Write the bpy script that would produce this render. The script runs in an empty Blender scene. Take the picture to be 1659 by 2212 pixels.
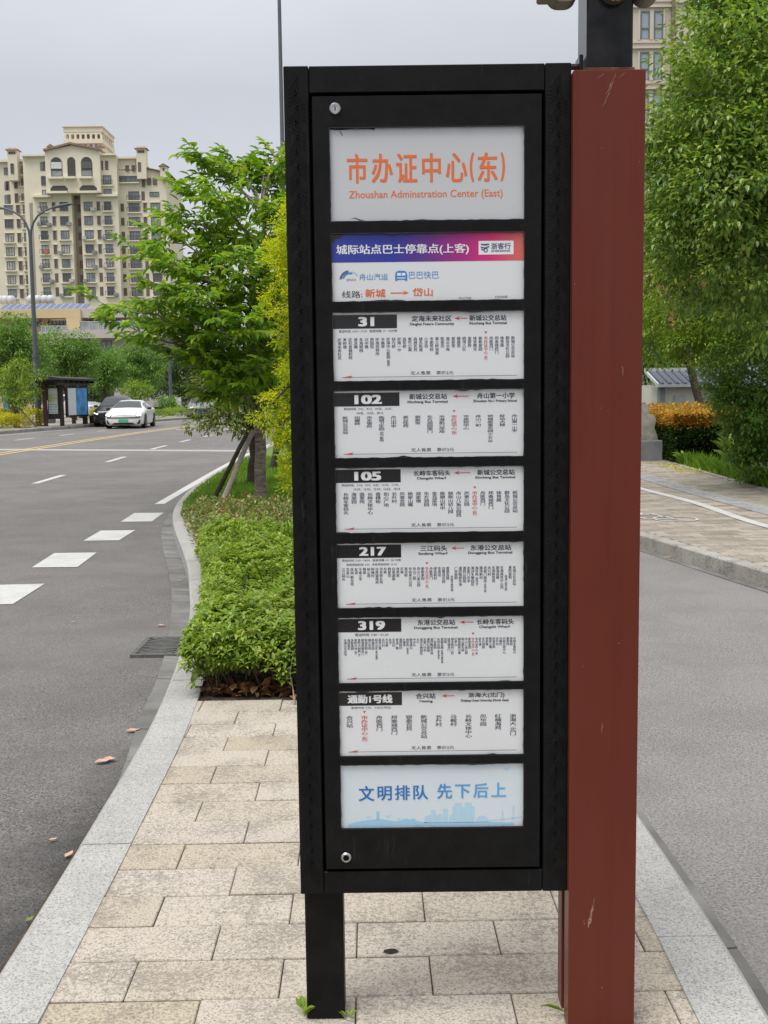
import bpy, math, random
import numpy as np
from mathutils import Vector, Matrix

# ------------------------------------------------------------------ camera, sky, sun
S = bpy.context.scene
COL = S.collection
PITCH, ROLL, EYE, FPX = math.atan(.10875), .0125, 1.55, 2400.0
_f = Vector((0, math.cos(PITCH), -math.sin(PITCH)))
_r0 = Vector((1, 0, 0)); _u0 = Vector((0, math.sin(PITCH), math.cos(PITCH)))
_r = _r0*math.cos(ROLL) - _u0*math.sin(ROLL)
_u = _u0*math.cos(ROLL) + _r0*math.sin(ROLL)
cam_d = bpy.data.cameras.new('camera'); cam = bpy.data.objects.new('camera', cam_d); COL.objects.link(cam)
cam_d.sensor_fit = 'VERTICAL'; cam_d.sensor_height = 24; cam_d.lens = FPX/2212*24
cam_d.clip_start = .05; cam_d.clip_end = 3000
cam.matrix_world = Matrix(((_r.x, _u.x, -_f.x, 0), (_r.y, _u.y, -_f.y, 0), (_r.z, _u.z, -_f.z, EYE), (0, 0, 0, 1)))
S.camera = cam

SUN_EL, SUN_AZ = math.radians(66), math.radians(225)     # azimuth clockwise from +Y
W = bpy.data.worlds.new('World'); S.world = W; W.use_nodes = True
nt = W.node_tree; nt.nodes.clear()
def wn(t, **k):
    n = nt.nodes.new(t)
    for a, b in k.items(): setattr(n, a, b)
    return n
sky = wn('ShaderNodeTexSky', sky_type='NISHITA', sun_disc=False)
sky.sun_elevation = SUN_EL; sky.sun_rotation = SUN_AZ; sky.air_density = 1.6; sky.dust_density = 3
tc = wn('ShaderNodeTexCoord'); sep = wn('ShaderNodeSeparateXYZ')
ramp = wn('ShaderNodeValToRGB')                      # overcast cloud: brighter overhead than at the horizon
e = ramp.color_ramp.elements
SKYK = 10.0
e[0].position = 0.0; e[0].color = (.685, .71, .77, 1)
e[1].position = .95; e[1].color = (1.45, 1.45, 1.45, 1)
el = e.new(.10); el.color = (.70, .72, .775, 1)
el = e.new(.25); el.color = (.645, .67, .735, 1)
el = e.new(.45); el.color = (.95, .97, 1.0, 1)
nz = wn('ShaderNodeTexNoise'); nz.inputs['Scale'].default_value = 3.0; nz.inputs['Detail'].default_value = 3
mp = wn('ShaderNodeMapping'); mp.inputs['Scale'].default_value = (1, 1, 3)
mr = wn('ShaderNodeMapRange'); mr.inputs['To Min'].default_value = .93*SKYK; mr.inputs['To Max'].default_value = 1.05*SKYK
mr.inputs['From Min'].default_value = .3; mr.inputs['From Max'].default_value = .7
mul = wn('ShaderNodeVectorMath', operation='SCALE')
mix = wn('ShaderNodeMix', data_type='RGBA'); mix.inputs[0].default_value = .93
bg = wn('ShaderNodeBackground'); bg.inputs['Strength'].default_value = .1
out = wn('ShaderNodeOutputWorld')
L = nt.links.new
L(tc.outputs['Generated'], sep.inputs[0]); L(sep.outputs['Z'], ramp.inputs[0])
L(tc.outputs['Generated'], mp.inputs[0]); L(mp.outputs[0], nz.inputs['Vector']); L(nz.outputs['Fac'], mr.inputs[0])
L(ramp.outputs[0], mul.inputs[0]); L(mr.outputs[0], mul.inputs['Scale'])
L(sky.outputs[0], mix.inputs['A']); L(mul.outputs[0], mix.inputs['B'])
L(mix.outputs['Result'], bg.inputs[0]); L(bg.outputs[0], out.inputs[0])

sun_d = bpy.data.lights.new('sun', 'SUN'); sun_d.energy = 2.6; sun_d.angle = math.radians(28); sun_d.color = (1, .97, .92)
sun = bpy.data.objects.new('sun', sun_d); COL.objects.link(sun)
_sd = Vector((math.sin(SUN_AZ)*math.cos(SUN_EL), math.cos(SUN_AZ)*math.cos(SUN_EL), math.sin(SUN_EL)))
sun.rotation_euler = _sd.to_track_quat('Z', 'Y').to_euler()
S.view_settings.view_transform = 'Standard'; S.view_settings.look = 'None'
S.view_settings.exposure = 0.0; S.view_settings.gamma = 1.0
S.cycles.max_bounces = 6; S.cycles.transparent_max_bounces = 6
S.cycles.use_denoising = True

# ------------------------------------------------------------------ helpers
rnd = random.Random(7); rng = np.random.default_rng(11)
Rd = math.radians
def ray(x, y): return _f + _r*((x-829.5)/FPX) - _u*((y-1106)/FPX)
def G(x, y, z=0.):                       # point of the level z seen at a photo position
    d = ray(x, y); t = (z-EYE)/d.z; return Vector((d.x*t, d.y*t, z))
def P(x, y, D):                          # point at distance D ahead seen at a photo position
    d = ray(x, y); t = D/d.y; return Vector((d.x*t, D, EYE+d.z*t))

def tag(o, label=None, cat=None, group=None, kind=None):
    if label: o['label'] = label
    if cat: o['category'] = cat
    if group: o['group'] = group
    if kind: o['kind'] = kind
    return o
def empty(name, loc, label, cat, group=None):
    o = bpy.data.objects.new(name, None); COL.objects.link(o); o.location = loc; o.empty_display_size = .1
    return tag(o, label, cat, group)
def wloc(o):
    v = Vector((0, 0, 0))
    while o: v = v + o.location; o = o.parent
    return v
def kids(o): return [c for c in COL.objects if c.parent == o]
def copy_tree(o, parent=None):
    ch = kids(o)
    c = o.copy(); COL.objects.link(c)
    if parent is not None: c.parent = parent
    for k in ch: copy_tree(k, c)
    return c

class MB:
    def __init__(s): s.v = []; s.f = []; s.m = []; s.cur = 0
    def add(s, vs, fs, m=None):
        b = len(s.v); s.v.extend(tuple(p) for p in vs)
        for f in fs: s.f.append(tuple(i+b for i in f)); s.m.append(s.cur if m is None else m)
    def box(s, x0, x1, y0, y1, z0, z1, b=0.0, m=None):
        if x0 > x1: x0, x1 = x1, x0
        if y0 > y1: y0, y1 = y1, y0
        if z0 > z1: z0, z1 = z1, z0
        if b <= 0:
            v = [(x, y, z) for z in (z0, z1) for y in (y0, y1) for x in (x0, x1)]
            s.add(v, [(0, 2, 3, 1), (4, 5, 7, 6), (0, 1, 5, 4), (2, 6, 7, 3), (0, 4, 6, 2), (1, 3, 7, 5)], m); return
        V = []; idx = {}
        for sx in (0, 1):
            for sy in (0, 1):
                for sz in (0, 1):
                    x, y, z = (x0, x1)[sx], (y0, y1)[sy], (z0, z1)[sz]
                    dx, dy, dz = (b, -b)[sx], (b, -b)[sy], (b, -b)[sz]
                    for a, p in (('x', (x, y+dy, z+dz)), ('y', (x+dx, y, z+dz)), ('z', (x+dx, y+dy, z))):
                        idx[sx, sy, sz, a] = len(V); V.append(p)
        F = []
        for k in (0, 1):
            F.append([idx[k, j, l, 'x'] for j, l in ((0, 0), (0, 1), (1, 1), (1, 0))][::(1 if k == 0 else -1)])
            F.append([idx[j, k, l, 'y'] for j, l in ((0, 0), (1, 0), (1, 1), (0, 1))][::(1 if k == 0 else -1)])
            F.append([idx[j, l, k, 'z'] for j, l in ((0, 0), (0, 1), (1, 1), (1, 0))][::(1 if k == 0 else -1)])
        for p in (0, 1):
            for q in (0, 1):
                F.append([idx[p, q, 0, 'x'], idx[p, q, 1, 'x'], idx[p, q, 1, 'y'], idx[p, q, 0, 'y']])
                F.append([idx[p, 0, q, 'x'], idx[p, 1, q, 'x'], idx[p, 1, q, 'z'], idx[p, 0, q, 'z']])
                F.append([idx[0, p, q, 'y'], idx[1, p, q, 'y'], idx[1, p, q, 'z'], idx[0, p, q, 'z']])
        for a in (0, 1):
            for c in (0, 1):
                for d in (0, 1): F.append([idx[a, c, d, 'x'], idx[a, c, d, 'y'], idx[a, c, d, 'z']])
        s.add(V, F, m)
    def tube(s, pts, rad, n=8, cap=True, m=None):
        pts = [Vector(p) for p in pts]
        if not hasattr(rad, '__len__'): rad = [rad]*len(pts)
        V = []; up = None
        for i, p in enumerate(pts):
            t = (pts[min(i+1, len(pts)-1)] - pts[max(i-1, 0)]).normalized()
            if up is None: up = t.orthogonal().normalized()
            up = (up - t*up.dot(t)).normalized(); w = t.cross(up)
            for k in range(n):
                a = 2*math.pi*k/n; V.append(p + (up*math.cos(a)+w*math.sin(a))*rad[i])
        F = []
        for i in range(len(pts)-1):
            for k in range(n):
                a = i*n+k; b = i*n+(k+1) % n; F.append((a, b, b+n, a+n))
        if cap: F.append(tuple(range(n))[::-1]); F.append(tuple(range((len(pts)-1)*n, len(pts)*n)))
        s.add(V, F, m)
    def lathe(s, prof, c, axis='z', n=20, m=None):    # prof: (radius, height)
        V = []; c = Vector(c)
        for r, h in prof:
            for k in range(n):
                a = 2*math.pi*k/n; u, w = r*math.cos(a), r*math.sin(a)
                V.append(c + Vector({'z': (u, w, h), 'y': (u, h, w), 'x': (h, u, w)}[axis]))
        F = [(i*n+k, i*n+(k+1) % n, (i+1)*n+(k+1) % n, (i+1)*n+k) for i in range(len(prof)-1) for k in range(n)]
        s.add(V, F, m)
    def prism(s, poly, y0, y1, plane='xz', m=None):   # polygon extruded along the third axis
        n = len(poly)
        if plane == 'xz': V = [(a, y0, b) for a, b in poly]+[(a, y1, b) for a, b in poly]
        elif plane == 'yz': V = [(y0, a, b) for a, b in poly]+[(y1, a, b) for a, b in poly]
        else: V = [(a, b, y0) for a, b in poly]+[(a, b, y1) for a, b in poly]
        F = [tuple(range(n)), tuple(range(2*n-1, n-1, -1))]+[(i, i+n, (i+1) % n+n, (i+1) % n) for i in range(n)]
        s.add(V, F, m)
    def strip(s, A, B, m=None):                       # ribbon between two point lists
        n = len(A); V = list(A)+list(B)
        s.add(V, [(i, i+1, n+i+1, n+i) for i in range(n-1)], m)
    def loft(s, rings, closed=True, cap=True, m=None):
        n = len(rings[0]); V = [p for r in rings for p in r]; F = []
        for i in range(len(rings)-1):
            for k in range(n if closed else n-1):
                F.append((i*n+k, i*n+(k+1) % n, (i+1)*n+(k+1) % n, (i+1)*n+k))
        if cap: F.append(tuple(range(n))[::-1]); F.append(tuple(range((len(rings)-1)*n, len(rings)*n)))
        s.add(V, F, m)
    def build(s, name, mat, parent=None, loc=None, smooth=False, recalc=True):
        base = wloc(parent) if parent else Vector(loc or (0, 0, 0))
        me = bpy.data.meshes.new(name)
        me.from_pydata([(p[0]-base.x, p[1]-base.y, p[2]-base.z) for p in s.v], [], s.f)
        for mm in (mat if isinstance(mat, (list, tuple)) else [mat]): me.materials.append(mm)
        if isinstance(mat, (list, tuple)): me.polygons.foreach_set('material_index', s.m)
        if recalc:
            import bmesh
            bm = bmesh.new(); bm.from_mesh(me); bmesh.ops.recalc_face_normals(bm, faces=bm.faces); bm.to_mesh(me); bm.free()
        if smooth:
            me.polygons.foreach_set('use_smooth', [True]*len(me.polygons))
            try: me.set_sharp_from_angle(angle=Rd(40))
            except Exception: pass
        me.update()
        o = bpy.data.objects.new(name, me); COL.objects.link(o)
        if parent: o.parent = parent
        else: o.location = base
        return o

# ------------------------------------------------------------------ materials
def lin(r, g, b):
    f = lambda c: ((c/255+.055)/1.055)**2.4 if c/255 > .04045 else c/255/12.92
    return (f(r), f(g), f(b), 1)
class Mat:
    def __init__(s, name, color=(.5, .5, .5, 1), rough=.6, metal=0., spec=.5):
        s.m = bpy.data.materials.new(name); s.m.use_nodes = True; s.t = s.m.node_tree
        s.b = s.t.nodes['Principled BSDF']; s.o = s.t.nodes['Material Output']
        s.b.inputs['Base Color'].default_value = color; s.b.inputs['Roughness'].default_value = rough
        s.b.inputs['Metallic'].default_value = metal; s.b.inputs['Specular IOR Level'].default_value = spec
    def n(s, t, **k):
        q = s.t.nodes.new(t)
        for a, b in k.items():
            if a.startswith('i_'): q.inputs[a[2:].replace('_', ' ')].default_value = b
            else: setattr(q, a, b)
        return q
    def l(s, a, b): s.t.links.new(a, b)
    def coord(s, scale=(1, 1, 1), kind='Object'):
        if kind == 'World': c = s.n('ShaderNodeNewGeometry').outputs['Position']
        else: c = s.n('ShaderNodeTexCoord').outputs[kind]
        mp = s.n('ShaderNodeMapping'); mp.inputs['Scale'].default_value = scale; s.l(c, mp.inputs[0]); return mp.outputs[0]
    def noise(s, vec, scale, detail=4, rough=.55):
        q = s.n('ShaderNodeTexNoise'); q.inputs['Scale'].default_value = scale; q.inputs['Detail'].default_value = detail
        q.inputs['Roughness'].default_value = rough; s.l(vec, q.inputs['Vector']); return q.outputs['Fac']
    def ramp(s, fac, stops):
        q = s.n('ShaderNodeValToRGB'); e = q.color_ramp.elements
        while len(e) < len(stops): e.new(.5)
        for el, (p, c) in zip(e, stops): el.position = p; el.color = c if len(c) == 4 else (*c, 1)
        s.l(fac, q.inputs[0]); return q.outputs[0]
    def mixc(s, fac, a, b, mode='MIX'):
        q = s.n('ShaderNodeMix', data_type='RGBA', blend_type=mode)
        for i, x in ((0, fac), ('A', a), ('B', b)):
            if hasattr(x, 'links'): s.l(x, q.inputs[i])
            else: q.inputs[i].default_value = x
        return q.outputs['Result']
    def color(s, c): s.l(c, s.b.inputs['Base Color'])
    def bump(s, h, strength=.3, dist=.01):
        q = s.n('ShaderNodeBump'); q.inputs['Strength'].default_value = strength; q.inputs['Distance'].default_value = dist
        s.l(h, q.inputs['Height']); s.l(q.outputs[0], s.b.inputs['Normal'])
    def rough(s, fac, a, b):
        q = s.n('ShaderNodeMapRange'); q.inputs['To Min'].default_value = a; q.inputs['To Max'].default_value = b
        s.l(fac, q.inputs[0]); s.l(q.outputs[0], s.b.inputs['Roughness'])
def g3(v, a=0, b=0): return (v+a, v, v+b, 1)
def simple(name, c, rough=.6, metal=0., var=.12, scale=8, spec=.5, bump=0, kind='Object'):
    m = Mat(name, c, rough, metal, spec); v = m.coord(kind=kind)
    n = m.noise(v, scale, 5)
    d = tuple(x*(1-var) for x in c[:3])+(1,); u = tuple(min(1, x*(1+var)) for x in c[:3])+(1,)
    m.color(m.ramp(n, [(.3, d), (.7, u)]))
    if bump: m.bump(m.noise(v, scale*8, 3), bump, .005)
    return m.m

def mk_asphalt(name, base, dirt, grain=105, dirt_line=False, g0=.25, g1=1.7):
    m = Mat(name, rough=.85, spec=.3); v = m.coord(kind='World')
    a = m.noise(v, grain, 2, .7); big = m.noise(v, .35, 5); med = m.noise(v, 2.2, 4)
    c = m.ramp(a, [(.33, tuple(x*g0 for x in base)), (.5, base), (.67, tuple(x*g1 for x in base))])
    c = m.mixc(m.ramp(big, [(.38, g3(0)), (.68, g3(.8))]), c, tuple(x*dirt for x in base)+(1,), 'MIX')
    c = m.mixc(m.ramp(med, [(.42, g3(0)), (.72, g3(.5))]), c, tuple(x*.72 for x in base)+(1,), 'MIX')
    if dirt_line:
        sp = m.n('ShaderNodeSeparateXYZ'); m.l(v, sp.inputs[0])
        mx = m.n('ShaderNodeMapRange'); mx.inputs['From Min'].default_value = -1.9; mx.inputs['From Max'].default_value = -1.12; m.l(sp.outputs['X'], mx.inputs[0])
        my = m.n('ShaderNodeMapRange'); my.inputs['From Min'].default_value = 6.6; my.inputs['From Max'].default_value = 4.0; m.l(sp.outputs['Y'], my.inputs[0])
        q = m.n('ShaderNodeMath', operation='MULTIPLY'); m.l(mx.outputs[0], q.inputs[0]); m.l(my.outputs[0], q.inputs[1])
        q2 = m.n('ShaderNodeMath', operation='MULTIPLY_ADD'); m.l(m.noise(v, 3.5, 5, .7), q2.inputs[0]); q2.inputs[1].default_value = 1.0; q2.inputs[2].default_value = -.5
        q3 = m.n('ShaderNodeMath', operation='ADD'); m.l(q.outputs[0], q3.inputs[0]); m.l(q2.outputs[0], q3.inputs[1])
        c = m.mixc(m.ramp(q3.outputs[0], [(.38, g3(0)), (1.0, g3(.72))]), c, (.03, .028, .026, 1))
    m.color(c); m.bump(a, 1.0, .014); return m.m
M = {}
M['asphalt'] = mk_asphalt('asphalt', (.175, .167, .163), 1.25, 105, True)
M['asphalt_pale'] = mk_asphalt('asphalt_pale', (.235, .226, .220), 1.2, 95, False, .42, 1.5)
def mk_granite(name, base, speck, island=True, tint=None, scale=260, blotch=.35):
    m = Mat(name, rough=.8, spec=.3); v = m.coord(kind='World')
    a = m.noise(v, scale, 2, .75); b = m.noise(v, 4, 6, .65); c0 = m.noise(v, 60, 3, .75)
    c = m.ramp(a, [(.34, speck), (.47, base), (.64, tuple(min(1, x*1.18) for x in base))])
    if island:
        r = m.n('ShaderNodeNewGeometry').outputs['Random Per Island']
        c = m.mixc(1.0, c, m.ramp(r, tint), 'MULTIPLY')
    bm = m.n('ShaderNodeMath', operation='MULTIPLY'); m.l(b, bm.inputs[0]); m.l(c0, bm.inputs[1])
    c = m.mixc(m.ramp(bm.outputs[0], [(.235, g3(0)), (.33, g3(blotch*1.6))]), c, tuple(x*.36 for x in base)+(1,), 'MIX')
    m.color(c); m.bump(a, .35, .004); return m.m
M['paver'] = mk_granite('paver', (.435, .388, .33), (.19, .17, .145), True,
                        [(0, (.90, .87, .78, 1)), (.3, (.98, .97, .94, 1)), (.7, (1.0, 1.0, 1.0, 1)), (1, (1.04, 1.04, 1.05, 1))], 150)
M['kerb'] = mk_granite('kerb_granite', (.385, .38, .365), (.17, .165, .16), True,
                       [(0, (.90, .90, .90, 1)), (1, (1.03, 1.03, 1.03, 1))], 170, .12)
M['kerb_old'] = mk_granite('kerb_weathered', (.37, .355, .325), (.18, .175, .16), True,
                           [(0, (.88, .87, .85, 1)), (1, (1.03, 1.03, 1.03, 1))], 220, .5)
M['sidewalk'] = mk_granite('sidewalk_paver', (.35, .31, .26), (.18, .155, .13), True,
                           [(0, (.66, .65, .62, 1)), (.3, (.9, .9, .9, 1)), (1, (1.12, 1.12, 1.12, 1))], 160, .4)
M['tactile'] = mk_granite('tactile_paver', (.40, .40, .40), (.26, .26, .26), True, [(0, (.88, .88, .88, 1)), (1, (1.05, 1.05, 1.05, 1))], 160, .3)
M['gutter'] = simple('gutter_concrete', (.16, .157, .15, 1), .9, var=.35, scale=3.5, bump=.4, kind='World')
def mk_paint(name, col, wear):
    m = Mat(name, rough=.6); v = m.coord(kind='World'); n = m.noise(v, 60, 4, .7); b = m.noise(v, 3, 3)
    c = m.ramp(n, [(.30, (.3, .29, .28, 1)), (.40, tuple(x*.85 for x in col)+(1,)), (.6, col+(1,))])
    m.color(m.mixc(m.ramp(b, [(.5, g3(0)), (.8, g3(wear))]), c, (.32, .31, .30, 1))); return m.m
M['paint_white'] = mk_paint('road_paint_white', (.54, .54, .53), .6)
M['paint_yellow'] = mk_paint('road_paint_yellow', (.62, .43, .17), .4)
M['patch'] = simple('pale_sealed_joint', (.34, .33, .32, 1), .9, var=.2, kind='World')
M['soil'] = simple('soil', (.055, .038, .025, 1), .95, var=.5, scale=20, bump=.8, kind='World')
M['ground'] = simple('ground_green', (.075, .10, .04, 1), .95, var=.4, scale=.4, kind='World')
M['far_paving'] = simple('far_paving', (.36, .33, .29, 1), .9, var=.2, scale=1.5, kind='World')
M['turf'] = simple('turf_soil', (.10, .17, .03, 1), .95, var=.4, scale=14, kind='World')

def mk_black():
    m = Mat('black_painted_steel', rough=.42, spec=.13); v = m.coord(); n = m.noise(v, 14, 6, .7)
    vs = m.coord((60, 60, 6)); s2 = m.noise(vs, 1.0, 5, .7); n3 = m.noise(v, 240, 2)
    c = m.ramp(n, [(.35, (.005, .005, .0054, 1)), (.62, (.0085, .0085, .009, 1)), (.85, (.024, .023, .023, 1))])
    c = m.mixc(m.ramp(s2, [(.62, g3(0)), (.80, g3(.42))]), c, (.075, .072, .070, 1))
    c = m.mixc(m.ramp(n3, [(.72, g3(0)), (.80, g3(.5))]), c, (.10, .10, .10, 1))
    m.color(c); m.rough(n, .36, .55); m.bump(m.noise(v, 90, 3), .06, .002); return m.m
M['black'] = mk_black()
def mk_brown():
    m = Mat('red_brown_painted_steel', rough=.3, spec=.2); v = m.coord((1, 1, .35)); n = m.noise(v, 6, 5, .6)
    c = m.ramp(n, [(.3, (.112, .023, .013, 1)), (.5, (.124, .026, .015, 1)), (.72, (.118, .029, .018, 1))])
    v2 = m.coord((26, 26, 9)); s2 = m.noise(v2, 1.0, 6, .75)
    c = m.mixc(m.ramp(s2, [(.74, g3(0)), (.80, g3(.5))]), c, (.28, .15, .09, 1))
    v3 = m.coord((38, 38, .9)); s3 = m.noise(v3, 1.0, 5, .7)
    c = m.mixc(m.ramp(s3, [(.33, g3(.35)), (.5, g3(0))]), c, (.085, .018, .012, 1)); c = m.mixc(m.ramp(s3, [(.62, g3(0)), (.85, g3(.2))]), c, (.19, .06, .04, 1))
    m.color(c); m.rough(n, .26, .42); return m.m
M['brown'] = mk_brown()
M['pole_black'] = simple('glossy_black_steel', (.010, .010, .011, 1), .2, var=.8, scale=18, spec=.22)
M['rust'] = simple('rusty_steel', (.10, .045, .03, 1), .8, var=.5, scale=60)
M['steel'] = simple('lock_steel', (.45, .45, .46, 1), .3, 1.0, var=.1)
M['dark_hole'] = simple('dark_recess', (.01, .01, .01, 1), .9)
M['head_under'] = simple('weathered_bronze', (.115, .092, .068, 1), .5, var=.45, scale=16)
def mk_panel(name, c):
    m = Mat(name, c, .28, 0, .5); v = m.coord(kind='World'); n = m.noise(v, 5, 3)
    m.color(m.ramp(n, [(.3, tuple(x*.955 for x in c[:3])+(1,)), (.7, c)])); m.rough(m.noise(v, 3, 3), .16, .34); return m.m
M['panel'] = mk_panel('printed_white_film', (.665, .685, .70, 1))
M['panel_top'] = mk_panel('printed_grey_white_film', (.51, .525, .545, 1))
M['panel_blue'] = mk_panel('printed_pale_blue_film', (.60, .67, .725, 1))
def ink(name, c, r=.35): return Mat(name, c, r).m
M['ink_black'] = ink('ink_black', (.012, .012, .014, 1), .22)
M['ink_dark'] = ink('ink_dark_grey', (.045, .047, .06, 1))
M['ink_navy'] = ink('ink_navy', (.045, .048, .085, 1))
M['ink_red'] = ink('ink_red', (.55, .06, .06, 1))
M['ink_orange'] = ink('ink_orange', (.70, .15, .035, 1))
M['ink_white'] = ink('ink_white', (.74, .75, .77, 1))
M['ink_sky'] = ink('ink_light_blue', (.30, .53, .72, 1))
M['ink_sky2'] = ink('ink_pale_blue', (.40, .60, .75, 1))
M['ink_blue'] = ink('ink_blue', (.03, .22, .55, 1))
M['ink_slate'] = ink('ink_slate', (.10, .11, .22, 1))
def mk_grad(name, stops, x0, x1):
    m = Mat(name, rough=.3); v = m.n('ShaderNodeNewGeometry').outputs['Position']
    s = m.n('ShaderNodeSeparateXYZ'); m.l(v, s.inputs[0])
    r = m.n('ShaderNodeMapRange'); r.inputs['From Min'].default_value = x0; r.inputs['From Max'].default_value = x1
    m.l(s.outputs['X'], r.inputs[0]); m.color(m.ramp(r.outputs[0], stops)); return m.m

def mk_leaf(name, cols, trans=.35, rough=.42, spec=.4):
    m = Mat(name, rough=rough, spec=spec); geo = m.n('ShaderNodeNewGeometry'); r = geo.outputs['Random Per Island']
    v = m.coord(kind='World'); n = m.noise(v, 1.3, 3)
    k = len(cols); c = m.ramp(r, [(i/(k-1), q) for i, q in enumerate(cols)])
    c = m.mixc(.5, c, m.ramp(n, [(.3, (.62, .66, .55, 1)), (.7, (1.25, 1.22, 1.1, 1))]), 'MULTIPLY')
    m.color(c)
    t = m.n('ShaderNodeBsdfTranslucent'); ct = m.mixc(1.0, c, (1.25, 1.25, .55, 1), 'MULTIPLY'); m.l(ct, t.inputs[0])
    x = m.n('ShaderNodeMixShader'); x.inputs[0].default_value = trans
    m.l(m.b.outputs[0], x.inputs[1]); m.l(t.outputs[0], x.inputs[2]); m.l(x.outputs[0], m.o.inputs[0]); return m.m
M['leaf_cherry'] = mk_leaf('leaf_cherry', [(.10, .23, .022, 1), (.16, .32, .028, 1), (.25, .40, .04, 1), (.36, .46, .055, 1)], .42, .36)
M['leaf_golden'] = mk_leaf('leaf_golden', [(.24, .42, .02, 1), (.40, .52, .025, 1), (.60, .60, .03, 1), (.74, .64, .04, 1)], .5, .5)
M['leaf_loose'] = mk_leaf('leaf_loose', [(0.115, 0.184, 0.034, 1), (0.196, 0.253, 0.046, 1), (0.322, 0.333, 0.081, 1)], .35, .5)
M['leaf_azalea'] = mk_leaf('leaf_azalea', [(.12, .20, .028, 1), (.18, .31, .035, 1), (.24, .36, .055, 1), (.32, .42, .07, 1), (.42, .47, .12, 1)], .38, .4)
M['leaf_camphor'] = mk_leaf('leaf_camphor', [(.07, .14, .03, 1), (.14, .26, .05, 1), (.24, .37, .075, 1), (.40, .48, .12, 1)], .36, .33, .5)
M['leaf_mid'] = mk_leaf('leaf_mid', [(0.094, 0.198, 0.042, 1), (0.156, 0.302, 0.062, 1), (0.239, 0.395, 0.083, 1)], .3, .5)
M['leaf_dark'] = mk_leaf('leaf_dark', [(0.058, 0.115, 0.042, 1), (0.096, 0.173, 0.058, 1), (0.144, 0.240, 0.077, 1)], .25, .5)
M['leaf_bright'] = mk_leaf('leaf_bright', [(0.156, 0.276, 0.036, 1), (0.228, 0.360, 0.048, 1), (0.312, 0.408, 0.060, 1)], .38, .5)
M['leaf_yellow'] = mk_leaf('leaf_yellow', [(0.299, 0.345, 0.023, 1), (0.483, 0.460, 0.023, 1), (0.644, 0.540, 0.034, 1)], .35, .5)
M['leaf_hedge'] = mk_leaf('leaf_hedge', [(.018, .04, .012, 1), (.035, .065, .018, 1), (.06, .105, .022, 1)], .22, .5, .12)
M['leaf_orange'] = mk_leaf('leaf_orange', [(0.483, 0.149, 0.040, 1), (0.552, 0.241, 0.057, 1), (0.575, 0.380, 0.057, 1), (0.437, 0.391, 0.057, 1)], .35, .5)
M['leaf_cover'] = mk_leaf('leaf_cover', [(0.114, 0.171, 0.050, 1), (0.214, 0.242, 0.100, 1), (0.427, 0.342, 0.185, 1)], .25, .5)
M['grass'] = mk_leaf('grass_blades', [(0.132, 0.264, 0.024, 1), (0.192, 0.360, 0.030, 1), (0.264, 0.432, 0.048, 1)], .35, .5)
M['leaf_dry'] = mk_leaf('leaf_dry', [(.10, .045, .02, 1), (.20, .095, .045, 1), (.34, .17, .085, 1)], .1, .7)
M['leaf_dry_pink'] = simple('leaf_dry_pink', (.55, .33, .24, 1), .7, var=.2, scale=40)
M['petal_pink'] = mk_leaf('petal_pink', [(.62, .10, .14, 1), (.75, .22, .25, 1)], .3, .5)
def mk_bark(name, a, b):
    m = Mat(name, rough=.9, spec=.2); v = m.coord((1, 1, 4)); n = m.noise(v, 9, 6, .7)
    m.color(m.ramp(n, [(.35, a), (.65, b)])); m.bump(n, .8, .02); return m.m
M['bark_cherry'] = mk_bark('bark_cherry', (.10, .078, .066, 1), (.34, .28, .25, 1))
M['bark'] = mk_bark('bark', (.045, .036, .028, 1), (.12, .10, .08, 1))
M['stake'] = mk_bark('stake_wood', (.20, .165, .13, 1), (.34, .29, .24, 1))
M['stake_dark'] = mk_bark('stake_wood_dark', (.045, .045, .03, 1), (.10, .095, .065, 1))

# ------------------------------------------------------------------ foliage
LEAF6 = (np.array([(0, 0, 0), (.33, -.46, .10), (.33, 0, -.02), (.33, .46, .10), (.70, -.36, .06), (.70, 0, -.06), (.70, .36, .06), (1.0, 0, -.16)]),
         [(0, 1, 2), (0, 2, 3), (1, 4, 5, 2), (2, 5, 6, 3), (4, 7, 5), (5, 7, 6)])
LEAF2 = (np.array([(0, 0, 0), (.45, -.5, .08), (1, 0, -.1), (.45, .5, .08)]), [(0, 1, 2), (0, 2, 3)])
LEAF1 = (np.array([(0, 0, 0), (.5, -.5, .05), (1, 0, -.05), (.5, .5, .05)]), [(0, 1, 2, 3)])
BLADE = (np.array([(0, -.5, 0), (0, .5, 0), (.6, .3, .0), (1, 0, -.15), (.6, -.3, 0)]), [(0, 1, 2, 3, 4)])
def norm(a): return a/np.maximum(np.linalg.norm(a, axis=1, keepdims=True), 1e-9)
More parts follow.
